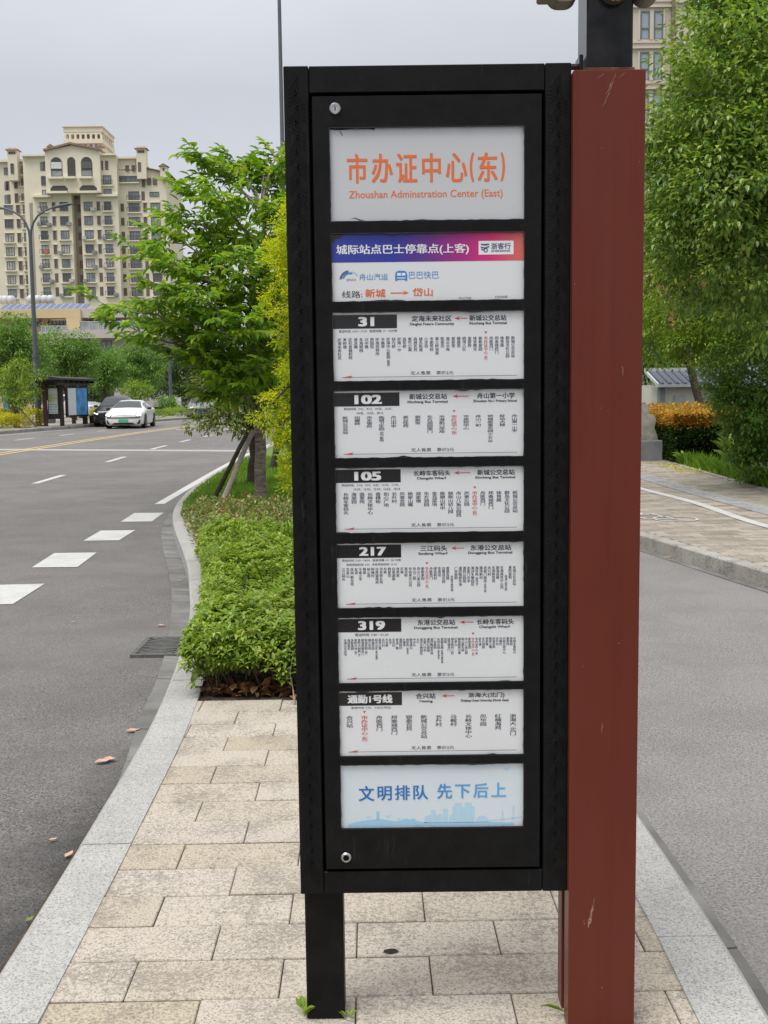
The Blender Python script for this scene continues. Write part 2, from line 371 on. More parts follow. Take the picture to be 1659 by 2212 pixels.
def leaves(name, pos, d, length, width, mat, parent=None, loc=None, tmpl=LEAF2, up=None, smooth=False):
    pos = np.asarray(pos, float); d = norm(np.asarray(d, float)); n = len(pos)
    length = np.broadcast_to(np.asarray(length, float), (n,)); width = np.broadcast_to(np.asarray(width, float), (n,))
    u = np.tile((0, 0, 1.), (n, 1)) if up is None else np.asarray(up, float)
    side = np.cross(u, d); bad = np.linalg.norm(side, axis=1) < 1e-3; side[bad] = (1, 0, 0); side = norm(side); u = np.cross(d, side)
    T, F = tmpl; k = len(T)
    V = (pos[:, None, :] + T[None, :, 0:1]*(d*length[:, None])[:, None, :] + T[None, :, 1:2]*(side*width[:, None])[:, None, :]
         + T[None, :, 2:3]*(u*length[:, None])[:, None, :]).reshape(-1, 3)
    base = np.array(wloc(parent) if parent else Vector(loc or (0, 0, 0))); V = V-base
    flat = np.concatenate([np.array(f) for f in F]); tot = np.array([len(f) for f in F])
    loops = (flat[None, :] + (np.arange(n)*k)[:, None]).ravel()
    lt = np.tile(tot, n); ls = np.concatenate([[0], np.cumsum(lt)[:-1]])
    me = bpy.data.meshes.new(name)
    me.vertices.add(len(V)); me.vertices.foreach_set('co', V.astype(np.float32).ravel())
    me.loops.add(len(loops)); me.loops.foreach_set('vertex_index', loops.astype(np.int32))
    me.polygons.add(len(lt)); me.polygons.foreach_set('loop_start', ls.astype(np.int32))
    me.update(calc_edges=True); me.validate()
    if smooth: me.polygons.foreach_set('use_smooth', np.ones(len(lt), bool))
    me.materials.append(mat)
    o = bpy.data.objects.new(name, me); COL.objects.link(o)
    if parent: o.parent = parent
    else: o.location = Vector(base)
    return o
def rdir(n): return norm(rng.normal(size=(n, 3)))
def crown(lobes, cover, leaf, droop=.35, clump=.28, shell=.45):
    """leaf positions and directions: every lobe is a cloud of small clumps, denser towards its outside"""
    Ps, Ds = [], []
    for c, r in lobes:
        r = np.array(r if hasattr(r, '__len__') else (r, r, r), float); rm = r.mean()
        nc = max(6, int(5.5*(rm/clump)**2))
        cd = rdir(nc); rad = rng.uniform(shell, 1.0, nc)**.6
        cc = np.array(c)+cd*rad[:, None]*r*(1+rng.normal(0, .07, (nc, 1)))
        m = max(4, int(cover*math.pi*rm*rm/(leaf[0]*leaf[1]*.55)/nc))
        off = rdir(nc*m)*(rng.uniform(0, 1, (nc*m, 1))**.45)*clump*rng.uniform(.6, 1.25, (nc, 1)).repeat(m, 0)
        off[:, 2] *= .62
        p = cc.repeat(m, 0)+off
        dd = norm(off+1e-6)*.8+cd.repeat(m, 0)*.45+rdir(nc*m)*.55; dd[:, 2] -= droop
        Ps.append(p); Ds.append(dd)
    return np.concatenate(Ps), np.concatenate(Ds)
def limb_pts(a, b, sag=.1, n=6, jit=.04):
    a, b = Vector(a), Vector(b); L = (b-a).length; out = []
    for i in range(n+1):
        t = i/n; p = a.lerp(b, t); p.z += sag*L*math.sin(math.pi*t)
        if 0 < i < n: p += Vector([rnd.uniform(-jit, jit)*L for _ in range(3)])
        out.append(p)
    return out
def lobed_tree(name, label, base, lobes, mat, bark='bark', per=3.0, leaf=(.10, .045), tr=.13, group=None, cat='tree', droop=.35, clump=.3, tmpl=LEAF2, shell=.45, trunk_top=None):
    base = Vector(base); root = empty(name, base, label, cat, group)
    mb = MB(); cs = [Vector(c) for c, _ in lobes]; ctr = sum(cs, Vector())/len(cs)
    fork = Vector(trunk_top) if trunk_top else Vector((base.x*.6+ctr.x*.4, base.y*.6+ctr.y*.4, base.z+max(.25, (ctr.z-base.z)*.5)))
    mb.tube(limb_pts(base-Vector((0, 0, .1)), fork, 0, 5, .02), [tr*1.15, tr, tr*.92, tr*.88, tr*.85, tr*.8], 10)
    mb.build('trunk', M[bark], root, smooth=True)
    br = MB()
    for c in cs: br.tube(limb_pts(fork, c, .06), [tr*.55, tr*.45, tr*.36, tr*.28, tr*.2, tr*.13, tr*.06], 6)
    br.build('branches', M[bark], root, smooth=True)
    p, d = crown(lobes, per, leaf, droop, clump, shell)
    sc = rng.uniform(.7, 1.2, len(p))
    leaves('crown', p, d, leaf[0]*sc, leaf[1]*sc, M[mat] if isinstance(mat, str) else mat, root, tmpl=tmpl)
    return root
def auto_lobes(c, R, n=9, sq=.85, lo=.45, hi=.62):
    c = Vector(c); out = [(c, R*.62)]
    for i in range(n):
        a = 2.4*i+rnd.uniform(-.3, .3); zz = -0.75+1.6*(i+.5)/n; rr = math.sqrt(max(.05, 1-zz*zz*.9))
        out.append((c+Vector((math.cos(a)*rr*R*.62, math.sin(a)*rr*R*.62, zz*R*.62*sq)), R*rnd.uniform(lo, hi)))
    return out

# ------------------------------------------------------------------ lettering
_gc = {}
def glyphs(txt, bold=0.0, res=2):
    key = (txt, bold, res)
    if key not in _gc:
        c = bpy.data.curves.new('lettering', 'FONT'); c.body = txt; c.offset = bold; c.resolution_u = res
        o = bpy.data.objects.new('lettering', c); COL.objects.link(o)
        me = bpy.data.meshes.new_from_object(o.evaluated_get(bpy.context.evaluated_depsgraph_get()))
        v = np.array([q.co[:2] for q in me.vertices]) if len(me.vertices) else np.zeros((0, 2))
        f = [tuple(q.vertices) for q in me.polygons]
        bpy.data.objects.remove(o); bpy.data.curves.remove(c); bpy.data.meshes.remove(me)
        _gc[key] = (v, f)
    return _gc[key]

# ================================================================== SETTING: ground, roads, kerbs
def smooth_line(pts, n=8):
    pts = [Vector((p[0], p[1], 0)) for p in pts]; out = []; N = len(pts)
    h = [(pts[i+1]-pts[i]).length for i in range(N-1)]
    T = []
    for i in range(N):
        if i == 0: T.append((pts[1]-pts[0])/h[0])
        elif i == N-1: T.append((pts[-1]-pts[-2])/h[-1])
        else:
            d0 = (pts[i]-pts[i-1])/h[i-1]; d1 = (pts[i+1]-pts[i])/h[i]; T.append((d0*h[i]+d1*h[i-1])/(h[i]+h[i-1]))
    for i in range(N-1):
        for k in range(n):
            t = k/n; t2, t3 = t*t, t*t*t
            out.append(pts[i]*(2*t3-3*t2+1)+T[i]*h[i]*(t3-2*t2+t)+pts[i+1]*(3*t2-2*t3)+T[i+1]*h[i]*(t3-t2))
    out.append(pts[-1]); return out
def resample(line, step):
    out = [line[0].copy()]; acc = 0
    for a, b in zip(line[:-1], line[1:]):
        Ls = (b-a).length; pos = step-acc
        while pos <= Ls: out.append(a.lerp(b, pos/Ls)); pos += step
        acc = (acc+Ls) % step
    return out
def offset(line, d):
    out = []
    for i, p in enumerate(line):
        t = (line[min(i+1, len(line)-1)]-line[max(i-1, 0)]).normalized(); out.append(p+Vector((t.y, -t.x, 0))*d)
    return out
def atY(line, y):
    for a, b in zip(line[:-1], line[1:]):
        if (a.y-y)*(b.y-y) <= 0 and a.y != b.y: return a.x+(b.x-a.x)*(y-a.y)/(b.y-a.y)
    return line[-1].x if y > line[-1].y else line[0].x
def sheet(name, poly, z, mat, kind='structure'):
    mb = MB(); mb.add([(p[0], p[1], z) for p in poly], [tuple(range(len(poly)))])
    o = mb.build(name, mat, recalc=False)
    if o.data.polygons[0].normal.z < 0: o.data.flip_normals()
    return tag(o, kind=kind)
RZ = -.15
sheet('ground', [(-700, -60), (700, -60), (700, 1500), (-700, 1500)], -.30, M['ground'])

KO = smooth_line([(-1.05, -4), (-1.055, 0), (-1.063, 2.88), (-1.072, 3.5), (-1.085, 4.1), (-1.10, 4.7), (-1.137, 5.4), (-1.194, 6.1), (-1.272, 6.86), (-1.41, 7.9), (-1.56, 8.75),
                  (-1.765, 9.85), (-2.05, 11.15), (-2.41, 12.7), (-2.70, 14.1), (-2.92, 15.5), (-3.10, 17.2), (-3.25, 19.7), (-3.33, 22.2), (-3.39, 25), (-3.42, 30), (-3.35, 38), (-2.9, 50), (-1.6, 66), (1.5, 84), (8, 105)])
KOr = resample(KO, .1); KI = offset(KOr, .185)
RO = smooth_line([(.945, -4), (.943, 2.6), (.945, 3.1), (.935, 3.5), (.92, 4), (.90, 7), (.86, 10), (.7, 14), (.35, 19), (0, 25), (-.1, 38), (.4, 50), (1.8, 66), (5, 84), (12, 105)])
ROr = resample(RO, .1); RI = offset(ROr, -.185)

def kerb_stones(name, outer, width_sign, w, z0, z1, mat, stone=1.0, cham=.018, gap=.004):
    mb = MB(); step = (outer[1]-outer[0]).length; k = max(1, int(round(stone/step)))
    for i in range(0, len(outer)-1, k):
        seg = outer[i:min(i+k+1, len(outer))]
        if len(seg) < 2: continue
        full = [p.copy() for p in seg]
        t0 = (full[1]-full[0]).normalized()*gap*.5; t1 = (full[-1]-full[-2]).normalized()*gap*.5
        full[0] = full[0]+t0; full[-1] = full[-1]-t1
        inn = offset(full, w*width_sign); ch = offset(full, cham*width_sign)
        j = rnd.uniform(-.0015, .0015)
        rings = []
        for a, c, b in zip(full, ch, inn):
            rings.append([(a.x, a.y, z0), (a.x, a.y, z1-cham+j), (c.x, c.y, z1+j), (b.x, b.y, z1+j), (b.x, b.y, z0)])
        mb.loft(rings)
    return tag(mb.build(name, mat), kind='structure')

# carriageways
sheet('road', [(-24, -30), (1.2, -30), (1.2, 25), (1.0, 40), (12, 105), (-2, 140), (-14, 140), (-15, 90), (-17, 60), (-20, 40), (-24, 20)], RZ, M['asphalt'])
sheet('service_road', [(.9, -20), (40, -20), (12, 1), (6.2, 2.2), (4.4, 5.6), (3.30, 9.2), (3.05, 10.5), (2.82, 11.75), (2.5, 14), (2.2, 18), (2.0, 25), (2, 60), (.5, 60), (.0, 38), (.1, 25), (.45, 19), (.8, 14)], RZ+.004, M['asphalt_pale'])

kerb_stones('kerb', KOr, 1, .185, -.17, .004, M['kerb'], 1.1)
kerb_stones('kerb', ROr, -1, .185, -.17, .004, M['kerb'], 1.0)
# gutter strip of concrete stones along the kerb
GO = resample(smooth_line([(-1.085, -4), (-1.09, 2.5), (-1.125, 4.1), (-1.20, 4.9), (-1.285, 5.6), (-1.385, 6.66), (-1.53, 7.7), (-1.80, 9.24), (-2.07, 10.5), (-2.46, 12.2), (-2.77, 13.7), (-3.0, 15.3), (-3.14, 16.5), (-3.25, 18.2)]), .1)
def gutter(name, a, b, z, stone=.5):
    mb = MB(); n = min(len(a), len(b)); k = int(stone/.1)
    for i in range(0, n-k, k):
        A = [Vector(p) for p in a[i:i+k+1]]; B = [Vector(p) for p in b[i:i+k+1]]
        A[-1] = A[-1].lerp(A[-2], .08); B[-1] = B[-1].lerp(B[-2], .08); j = rnd.uniform(-.002, .002)
        rings = [[(p.x, p.y, z-.05), (p.x, p.y, z+j), (q.x, q.y, z+j-.006), (q.x, q.y, z-.05)] for p, q in zip(A, B)]
        mb.loft(rings)
    return tag(mb.build(name, M['gutter']), kind='structure')
KG = [Vector((atY(KO, p.y)+.01, p.y, 0)) for p in GO]
gutter('gutter', GO, KG, RZ+.012)
GR = offset(ROr[:150], .11)
gutter('gutter', [p for p in GR], [p for p in offset(ROr[:150], -.01)], RZ+.012, .8)

# paving of the platform: running bond of 400 x 200 mm granite
PA = Rd(.8)
mb = MB()
for k in range(-20, 14):
    y0 = 2.718+.2*k
    if y0 > 5.46: continue
    off = -.65 if k % 2 == 0 else -.45
    for j in range(-4, 6):
        x0 = off+.4*j; x1 = x0+.4
        ym = y0+.1; lx = atY(KO, ym)+.09; rx = atY(RO, ym)-.09
        a, b = max(x0, lx), min(x1, rx)
        if b-a < .03: continue
        g = .0016; zz = rnd.uniform(-.004, 0)
        gy = .0027+rnd.uniform(-.0006, .0008); mb.box(a+g, b-g, y0+gy, y0+.2-gy, -.06, zz, b=.003)
o = mb.build('paving', M['paver']); o.rotation_euler.z = PA; tag(o, kind='structure')
sheet('paving_bed', [(-1.0, -3), (.9, -3), (.9, 5.6), (-1.1, 5.6)], -.012, M['soil'])

# planting bed behind the paving, turf further on
def bed(name, y0, y1, z, mat, step=.25):
    ys = np.arange(y0, y1+step, step); A = [(atY(KO, y)+.1, y, z) for y in ys]; B = [(atY(RO, y)-.1, y, z) for y in ys]
    mb = MB(); mb.strip(A, B); o = mb.build(name, mat, recalc=False)
    if o.data.polygons[0].normal.z < 0: o.data.flip_normals()
    return tag(o, kind='structure')
bed('planting_bed_soil', 5.52, 13.2, -.02, M['soil'])
bed('verge', 13.0, 100, -.014, M['turf'], .5)

# road markings
def marks(name, polys, mat, z=RZ+.005):
    mb = MB()
    for p in polys: mb.add([(q[0], q[1], z) for q in p], [tuple(range(len(p)))])
    o = mb.build(name, mat, recalc=False)
    for q in o.data.polygons:
        if q.normal.z < 0: q.flip()
    return tag(o, kind='structure')
marks('merge_marking', [[(-3.57, 8.93), (-3.05, 8.97), (-3.08, 9.94), (-3.60, 9.90)], [(-3.503, 10.91), (-3.046, 10.90), (-3.11, 11.90), (-3.57, 11.90)],
                        [(-3.52, 12.885), (-3.104, 12.886), (-3.126, 13.85), (-3.56, 13.85)], [(-3.53, 14.785), (-3.11, 14.785), (-3.163, 15.87), (-3.586, 15.87)],
                        [(-3.49, 7.0), (-3.05, 7.0), (-3.05, 7.95), (-3.5, 7.95)]], M['paint_white'])
def line_strip(name, pts, w, mat, dash=None):
    ln = resample(smooth_line(pts, 10), .25); polys = []
    for i in range(len(ln)-1):
        if dash and (i*.25) % dash[1] > dash[0]: continue
        t = (ln[i+1]-ln[i]).normalized(); n = Vector((t.y, -t.x, 0))*w*.5
        polys.append([ln[i]-n, ln[i]+n, ln[i+1]+n, ln[i+1]-n])
    return marks(name, polys, mat)
line_strip('edge_line', [(-3.48, 17.15), (-3.56, 20), (-3.66, 23.6), (-3.75, 28.3), (-3.7, 38), (-3.2, 50), (-1.9, 66)], .15, M['paint_white'])
lane = lambda y: -6.75-.42*min(1, max(0, (y-21)/12))+.0*y+max(0, y-40)**1.5*.012
marks('lane_line', [[(lane(a)-.075, a), (lane(a)+.075, a), (lane(b)+.075, b), (lane(b)-.075, b)] for a, b in
                    ((15.2, 17.3), (21.5, 23.7), (28.1, 30.4), (34.4, 36.8), (39.3, 41.2), (43.9, 45.7), (48.5, 50.2), (53, 55), (58, 60))], M['paint_white'])
YL = [(-11.6, 24), (-11.45, 33), (-11.24, 42.8), (-10.85, 52), (-9.95, 61.3), (-7.8, 74), (-4, 90)]
line_strip('centre_line', YL, .15, M['paint_yellow'])
line_strip('centre_line', [(x+.36, y) for x, y in YL], .15, M['paint_yellow'])
marks('lane_line', [[(x-.075, a), (x+.075, a), (x2+.075, b), (x2-.075, b)] for x, a, x2, b in
                    ((-14.25, 36.5, -14.2, 38.6), (-14.12, 42.7, -14.05, 44.7), (-13.65, 46.9, -13.55, 48.9), (-13.3, 51.8, -13.2, 53), (-12.2, 58, -12, 60), (-11.3, 64, -11, 66))], M['paint_white'])
FK = [(-19.5, 18), (-18.6, 30), (-17.9, 40), (-17.05, 49.6), (-16.1, 55.8), (-15.4, 60.6), (-13.9, 69.6), (-12.2, 77), (-8, 92), (-2, 108)]
line_strip('edge_line', [(x+.75, y) for x, y in FK], .15, M['paint_white'])
marks('sealed_joint', [[(-12.6, 35.1), (-3.7, 32.2), (-3.7, 33.1), (-12.6, 36.0)], [(-9.9, 52.6), (-3.2, 51.6), (-3.2, 52.5), (-9.9, 53.5)]], M['patch'], RZ+.003)

# far side of the road: kerb, footway
FKr = resample(smooth_line(FK, 12), .2)
kerb_stones('kerb', FKr, -1, .2, -.2, .0, M['kerb_old'], 1.0, gap=.012)
ff = [(p.x-.1, p.y) for p in FKr]
mb = MB(); mb.strip([(x, y, -.006) for x, y in ff], [(-70, y, -.006) for x, y in ff])
o = mb.build('footway', M['far_paving'], recalc=False)
if o.data.polygons[0].normal.z < 0: o.data.flip_normals()
tag(o, kind='structure')

# right-hand footway with cycle track
SK = [(9, .5), (6.1, 2.2), (4.45, 5.4), (3.7, 7.3), (3.22, 9.2), (2.96, 10.5), (2.725, 11.75), (2.4, 14), (2.1, 18), (1.9, 25), (1.9, 60)]
SKr = resample(smooth_line(SK, 12), .1)
kerb_stones('kerb', SKr, 1, .14, -.2, .0, M['kerb_old'], .95, cham=.012, gap=.006)
gutter('gutter', offset(SKr, -.095), offset(SKr, .01), RZ+.012, .9)
mb = MB(); inner = offset(SKr, .14)
k = 0
EDGE = smooth_line([(11.5, 4), (8.2, 8), (6.6, 12), (5.75, 16.5), (5.80, 19.2), (5.93, 23.2), (6.1, 30), (6.2, 60)], 10)
for y in np.arange(4, 40, .2):
    a = max(x for x in [atY(inner, y)]); b = atY(EDGE, y)+.05; k += 1; x = a-rnd.uniform(0, .4)
    while x < b:
        x1 = x+.4; p, q = max(x, a), min(x1, b)
        if q-p > .02: mb.box(p+.002, q-.002, y+.002, y+.198, -.06, -.003+rnd.uniform(-.003, 0))
        x = x1
tag(mb.build('cycle_track_paving', M['sidewalk']), kind='structure')
TA = smooth_line([(7.4, 6), (5.6, 9.5), (4.87, 13.0), (4.72, 15), (4.55, 19.5), (4.35, 26)], 20)
mb = MB(); tl = resample(TA, .3)
for i in range(len(tl)-1):
    t = (tl[i+1]-tl[i]).normalized(); n = Vector((t.y, -t.x, 0)); a = tl[i]+t*.004; b = tl[i+1]-t*.004
    q = [a-n*.17, a-n*.003, b-n*.003, b-n*.17]; q2 = [a+n*.003, a+n*.17, b+n*.17, b+n*.003]
    for Q in (q, q2): mb.add([(p.x, p.y, .001) for p in Q], [(0, 1, 2, 3)])
    for s in (-.15, -.11, -.07, -.03, .03, .07, .11, .15):
        c = n*s; w = n*.012
        A = [a+t*.02+c-w, a+t*.02+c+w, b-t*.02+c+w, b-t*.02+c-w]
        mb.add([(p.x, p.y, .001) for p in A]+[(p.x, p.y, .006) for p in A], [(4, 5, 6, 7), (0, 1, 5, 4), (2, 3, 7, 6), (1, 2, 6, 5), (3, 0, 4, 7)])
tag(mb.build('tactile_paving', M['tactile']), kind='structure')
WL = smooth_line([(7.0, 4.5), (5.2, 8.5), (4.28, 12.2), (4.20, 15), (3.98, 17.2), (3.8, 20), (3.6, 26)], 20)
wl = resample(WL, .25); polys = []
for i in range(len(wl)-1):
    t = (wl[i+1]-wl[i]).normalized(); n = Vector((t.y, -t.x, 0))*.07; polys.append([wl[i]-n, wl[i]+n, wl[i+1]+n, wl[i+1]-n])
marks('cycle_line', polys, M['paint_white'], .002)
polys = []                                                     # painted bicycle
def ring(cx, cy, r, w=.035, n=20):
    for i in range(n):
        a, b = 2*math.pi*i/n, 2*math.pi*(i+1)/n
        polys.append([(cx+math.cos(a)*(r-w), cy+math.sin(a)*(r-w)), (cx+math.cos(a)*r, cy+math.sin(a)*r), (cx+math.cos(b)*r, cy+math.sin(b)*r), (cx+math.cos(b)*(r-w), cy+math.sin(b)*(r-w))])
def bar(a, b, w=.035):
    a, b = Vector((*a, 0)), Vector((*b, 0)); t = (b-a).normalized(); n = Vector((t.y, -t.x, 0))*w*.5; polys.append([a-n, a+n, b+n, b-n])
ring(3.46, 13.1, .27); ring(2.95, 13.75, .27)
bar((3.46, 13.1), (3.12, 13.12)); bar((3.12, 13.12), (2.95, 13.75)); bar((3.46, 13.1), (3.30, 13.62)); bar((3.30, 13.62), (2.98, 13.5)); bar((3.36, 13.7), (3.24, 13.55))
marks('cycle_symbol', polys, M['paint_white'], .002)
# ground to the right of the footway
mb = MB(); ys = np.arange(3, 60, 1.0)
mb.strip([(atY(EDGE, y)+.06, y, -.004) for y in ys], [(40, y, -.004) for y in ys])
o = mb.build('garden_soil', M['soil'], recalc=False)
if o.data.polygons[0].normal.z < 0: o.data.flip_normals()
tag(o, kind='structure')
mb = MB()
for y in np.arange(4, 40, 1.0):
    a, b = atY(EDGE, y), atY(EDGE, y+.99); mb.add([(a-.0, y, .012), (a+.1, y, .012), (b+.1, y+.99, .012), (b, y+.99, .012), (a, y, -.1), (a+.1, y, -.1), (b+.1, y+.99, -.1), (b, y+.99, -.1)],
        [(0, 1, 2, 3), (0, 4, 5, 1), (3, 7, 4, 0), (2, 6, 7, 3), (1, 5, 6, 2)])
tag(mb.build('edging', M['kerb_old']), kind='structure')

# ================================================================== THE BUS STOP SIGN
K = .9735; YF = 2.57                                           # front plane of the cabinet
def zz(z): return EYE+(z-EYE)*K
SIGN = empty('bus_stop_sign', (.11, YF+.07, 0), 'tall black bus stop sign with stacked white route boards beside a red brown column', 'bus stop sign')
X0, X1, ZT, ZB = -.2185*K, .4422*K, zz(2.2930), zz(.3105)
SL, SR = -.1605*K, .3815*K; ZDT, ZDB = zz(2.2290), zz(.3715)
mb = MB()
mb.box(X0, SL-.0006, YF, YF+.13, ZB, ZT, .002)                 # left stile
mb.box(SR+.0006, X1, YF, YF+.13, ZB, ZT, .002)                 # right stile
mb.box(SL+.0006, SR-.0006, YF+.001, YF+.13, ZDT+.004, ZT-.0005, .0015)
mb.box(SL+.0006, SR-.0006, YF+.001, YF+.13, ZB+.0005, ZDB-.004, .0015)
mb.box(SL+.001, SR-.001, YF+.05, YF+.128, ZDB-.003, ZDT+.003)
def weave(xa, xb, z0, z1):                                     # raised basket-weave ribs on the stiles
    w = xb-xa; z = z0; flip = 0
    while z < z1-.05:
        for i in range(5):
            s = .0085*i
            if flip: a, b = (xa+.006, z+s), (xa+w*.60, z+s+.03)
            else: a, b = (xb-.006, z+s), (xb-w*.60, z+s+.03)
            d = Vector((b[0]-a[0], b[1]-a[1])).normalized(); n = Vector((-d.y, d.x))*.0016
            A = Vector(a); B = Vector(b)
            q = [A-n, A+n, B+n, B-n]
            mb.add([(p.x, YF-.0001, p.y) for p in q]+[(p.x*.9+.1*(A.x+B.x)/2, YF-.0014, p.y) for p in q], [(4, 5, 6, 7), (0, 1, 5, 4), (1, 2, 6, 5), (2, 3, 7, 6), (3, 0, 4, 7)])
        z += .032; flip ^= 1
weave(X0+.004, SL-.004, ZB+.02, ZT-.02); weave(SR+.004, X1-.004, ZB+.02, ZT-.02)
mb.build('cabinet', M['black'], SIGN)
# door: a plate with nine openings
rows = [(2.1535, 1.9425), (1.9150, 1.7590), (1.7340, 1.5740), (1.5520, 1.3925), (1.3700, 1.2130), (1.1890, 1.0305), (1.0085, .8455), (.8265, .6625), (.6410, .4790)]
rows = [(zz(a), zz(b)) for a, b in rows]
PX0, PX1 = -.1150*K, .3340*K
DX0, DX1, DZ0, DZ1 = -.1535*K, .3735*K, zz(.3770), zz(2.2240)
xs = [DX0, PX0, PX1, DX1]; zs = [DZ0]
for a, b in rows[::-1]: zs += [b, a]
zs.append(DZ1)
mb = MB(); yf, yb = YF-.004, YF+.012
for i in range(3):
    for j in range(len(zs)-1):
        if i == 1 and j % 2 == 1: continue
        mb.add([(xs[i], yf, zs[j]), (xs[i+1], yf, zs[j]), (xs[i+1], yf, zs[j+1]), (xs[i], yf, zs[j+1])], [(0, 1, 2, 3)])
for a, b in rows:
    for p, q in (((PX0, a), (PX1, a)), ((PX1, a), (PX1, b)), ((PX1, b), (PX0, b)), ((PX0, b), (PX0, a))):
        mb.add([(p[0], yf, p[1]), (q[0], yf, q[1]), (q[0], yb, q[1]), (p[0], yb, p[1])], [(0, 1, 2, 3)])
for p, q in (((DX0, DZ0), (DX1, DZ0)), ((DX1, DZ0), (DX1, DZ1)), ((DX1, DZ1), (DX0, DZ1)), ((DX0, DZ1), (DX0, DZ0))):
    mb.add([(p[0], yf, p[1]), (q[0], yf, q[1]), (q[0], yb, q[1]), (p[0], yb, p[1])], [(0, 1, 2, 3)])
DOOR = mb.build('door', M['black'], SIGN)
mb = MB()                                                     # crumbling sealant round the openings
for a, b in rows:
    for (p, q, nx, nz) in (((PX0, a), (PX1, a), 0, -1), ((PX0, b), (PX1, b), 0, 1), ((PX0, b), (PX0, a), 1, 0), ((PX1, b), (PX1, a), -1, 0)):
        n = int(((q[0]-p[0])**2+(q[1]-p[1])**2)**.5/.012); big = rnd.randint(0, n); A = []; B = []
        for k in range(n+1):
            t = k/n; x = p[0]+(q[0]-p[0])*t; z = p[1]+(q[1]-p[1])*t
            w = abs(rnd.gauss(0, .0007))+.0004+(.0035*max(0, 1-abs(k-big)/4)*rnd.random() if nz else 0)
            A.append((x-nx*.001, yf-.0003, z-nz*.001)); B.append((x+nx*w, yf-.0003, z+nz*w))
        mb.strip(A, B)
tag(mb.build('sealant', M['ink_black'], DOOR), kind=None)
for lx, lz, hollow in ((-.1007*K, zz(2.1958), 0), (-.104*K, zz(.4072), 1)):
    mb = MB(); mb.lathe([(.0125, -.0001), (.0125, -.004), (.0105, -.006), (.0075, -.006), (.0068, -.004)], (lx, yf, lz), 'y', 24, 0)
    mb.lathe([(.0068, -.004), (.0068, .004 if hollow else -.0045), (.0001, .004 if hollow else -.0045)], (lx, yf, lz), 'y', 24, 1 if hollow else 0)
    if not hollow: mb.box(lx-.0012, lx+.0012, yf-.0052, yf-.0047, lz-.005, lz+.005, m=1)
    mb.build('lock', [M['steel'], M['dark_hole']], DOOR, smooth=True)

YP = YF+.003
_ref = None
def put(mb, txt, x0, x1, z0, z1, y, bold=0., res=3):          # lettering fitted to a box
    v, f = glyphs(txt, 0, res)
    lo, hi = v.min(0), v.max(0); s = (hi-lo)
    if bold > 0:
        n = max(1, len(txt)); bx = bold*(x1-x0)/s[0]; bz = bold*(z1-z0)/s[1]*.8
        for k, (dx, dz) in enumerate(((-1, -.7), (1, -.7), (-1, .7), (1, .7), (0, 0)) if bold > .012 else ((-1, 0), (1, 0))):
            put(mb, txt, x0+bx+dx*bx, x1-bx+dx*bx, z0+bz+dz*bz, z1-bz+dz*bz, y-.00006*k, 0, res)
        return
    w = np.column_stack([x0+(v[:, 0]-lo[0])/s[0]*(x1-x0), np.full(len(v), y), z0+(v[:, 1]-lo[1])/s[1]*(z1-z0)])
    mb.add(w.tolist(), f)
def cell(mb, ch, cx, ztop, w, h, y, bold=0., res=1):          # one character in its square
    global _ref
    if _ref is None:
        v, _ = glyphs('国', 0, 1); _ref = (v.min(0), v.max(0))
    lo, hi = _ref
    ch = {'(': '︵', ')': '︶'}.get(ch, ch); v, f = glyphs(ch, 0, res)
    if bold > 0:
        for k, d in enumerate((-1, 1)): cell(mb, ch, cx+d*bold*w, ztop, w, h, y-.00006*k, 0, res)
        return
    if not len(v): return
    if ch in '︵︶':
        l2, h2 = v.min(0), v.max(0); v = (v-l2)/(h2-l2)*np.array([1, .22])+np.array([0, .1 if ch == '︵' else .68]); s = np.array([1, 1]); lo2 = np.array([0, 0])
    else: s = hi-lo; lo2 = lo
    n = (v-lo2)/s
    p = np.column_stack([cx+(n[:, 0]-.5)*w, np.full(len(v), y), ztop-h+n[:, 1]*h]); mb.add(p.tolist(), f)

class Board:
    def __init__(s, i, mat, label):
        s.z1, s.z0 = rows[i]; s.w = PX1-PX0; s.h = s.z1-s.z0
        mb = MB(); mb.box(PX0-.004, PX1+.004, YP, YP+.006, s.z0-.003, s.z1+.003)
        s.o = mb.build('route_board', mat, SIGN); s.o['label'] = label
        s.layers = {}
    def mb(s, name, mat):
        if (name, mat) not in s.layers: s.layers[(name, mat)] = MB()
        return s.layers[(name, mat)]
    def X(s, u): return PX0+u*s.w
    def Z(s, v): return s.z1-v*s.h
    def text(s, name, mat, txt, u0, u1, v0, v1, bold=0., lay=1, res=3):
        put(s.mb(name, mat), txt, s.X(u0), s.X(u1), s.Z(v1), s.Z(v0), YP-.0004*lay, bold, res)
    def poly(s, name, mat, pts, lay=1):
        m = s.mb(name, mat); m.add([(s.X(u), YP-.0004*lay, s.Z(v)) for u, v in pts], [tuple(range(len(pts)))])
    def rect(s, name, mat, u0, u1, v0, v1, lay=1): s.poly(name, mat, [(u0, v1), (u1, v1), (u1, v0), (u0, v0)], lay)
    def column(s, name, mat, txt, u, v, cw, chh, bold=.016, lay=1):
        m = s.mb(name, mat)
        for ch in txt:
            k = .45 if ch in '()' else 1.
            cell(m, ch, s.X(u), s.Z(v), cw*s.w*.94, chh*s.h*k*.92, YP-.0004*lay, bold); v += chh*k
    def done(s):
        for (name, mat), m in s.layers.items():
            o = m.build(name, mat if not isinstance(mat, str) else M[mat], s.o, recalc=False)
            o.data.update()
            for q in o.data.polygons:
                if q.normal.y > 0: q.flip()

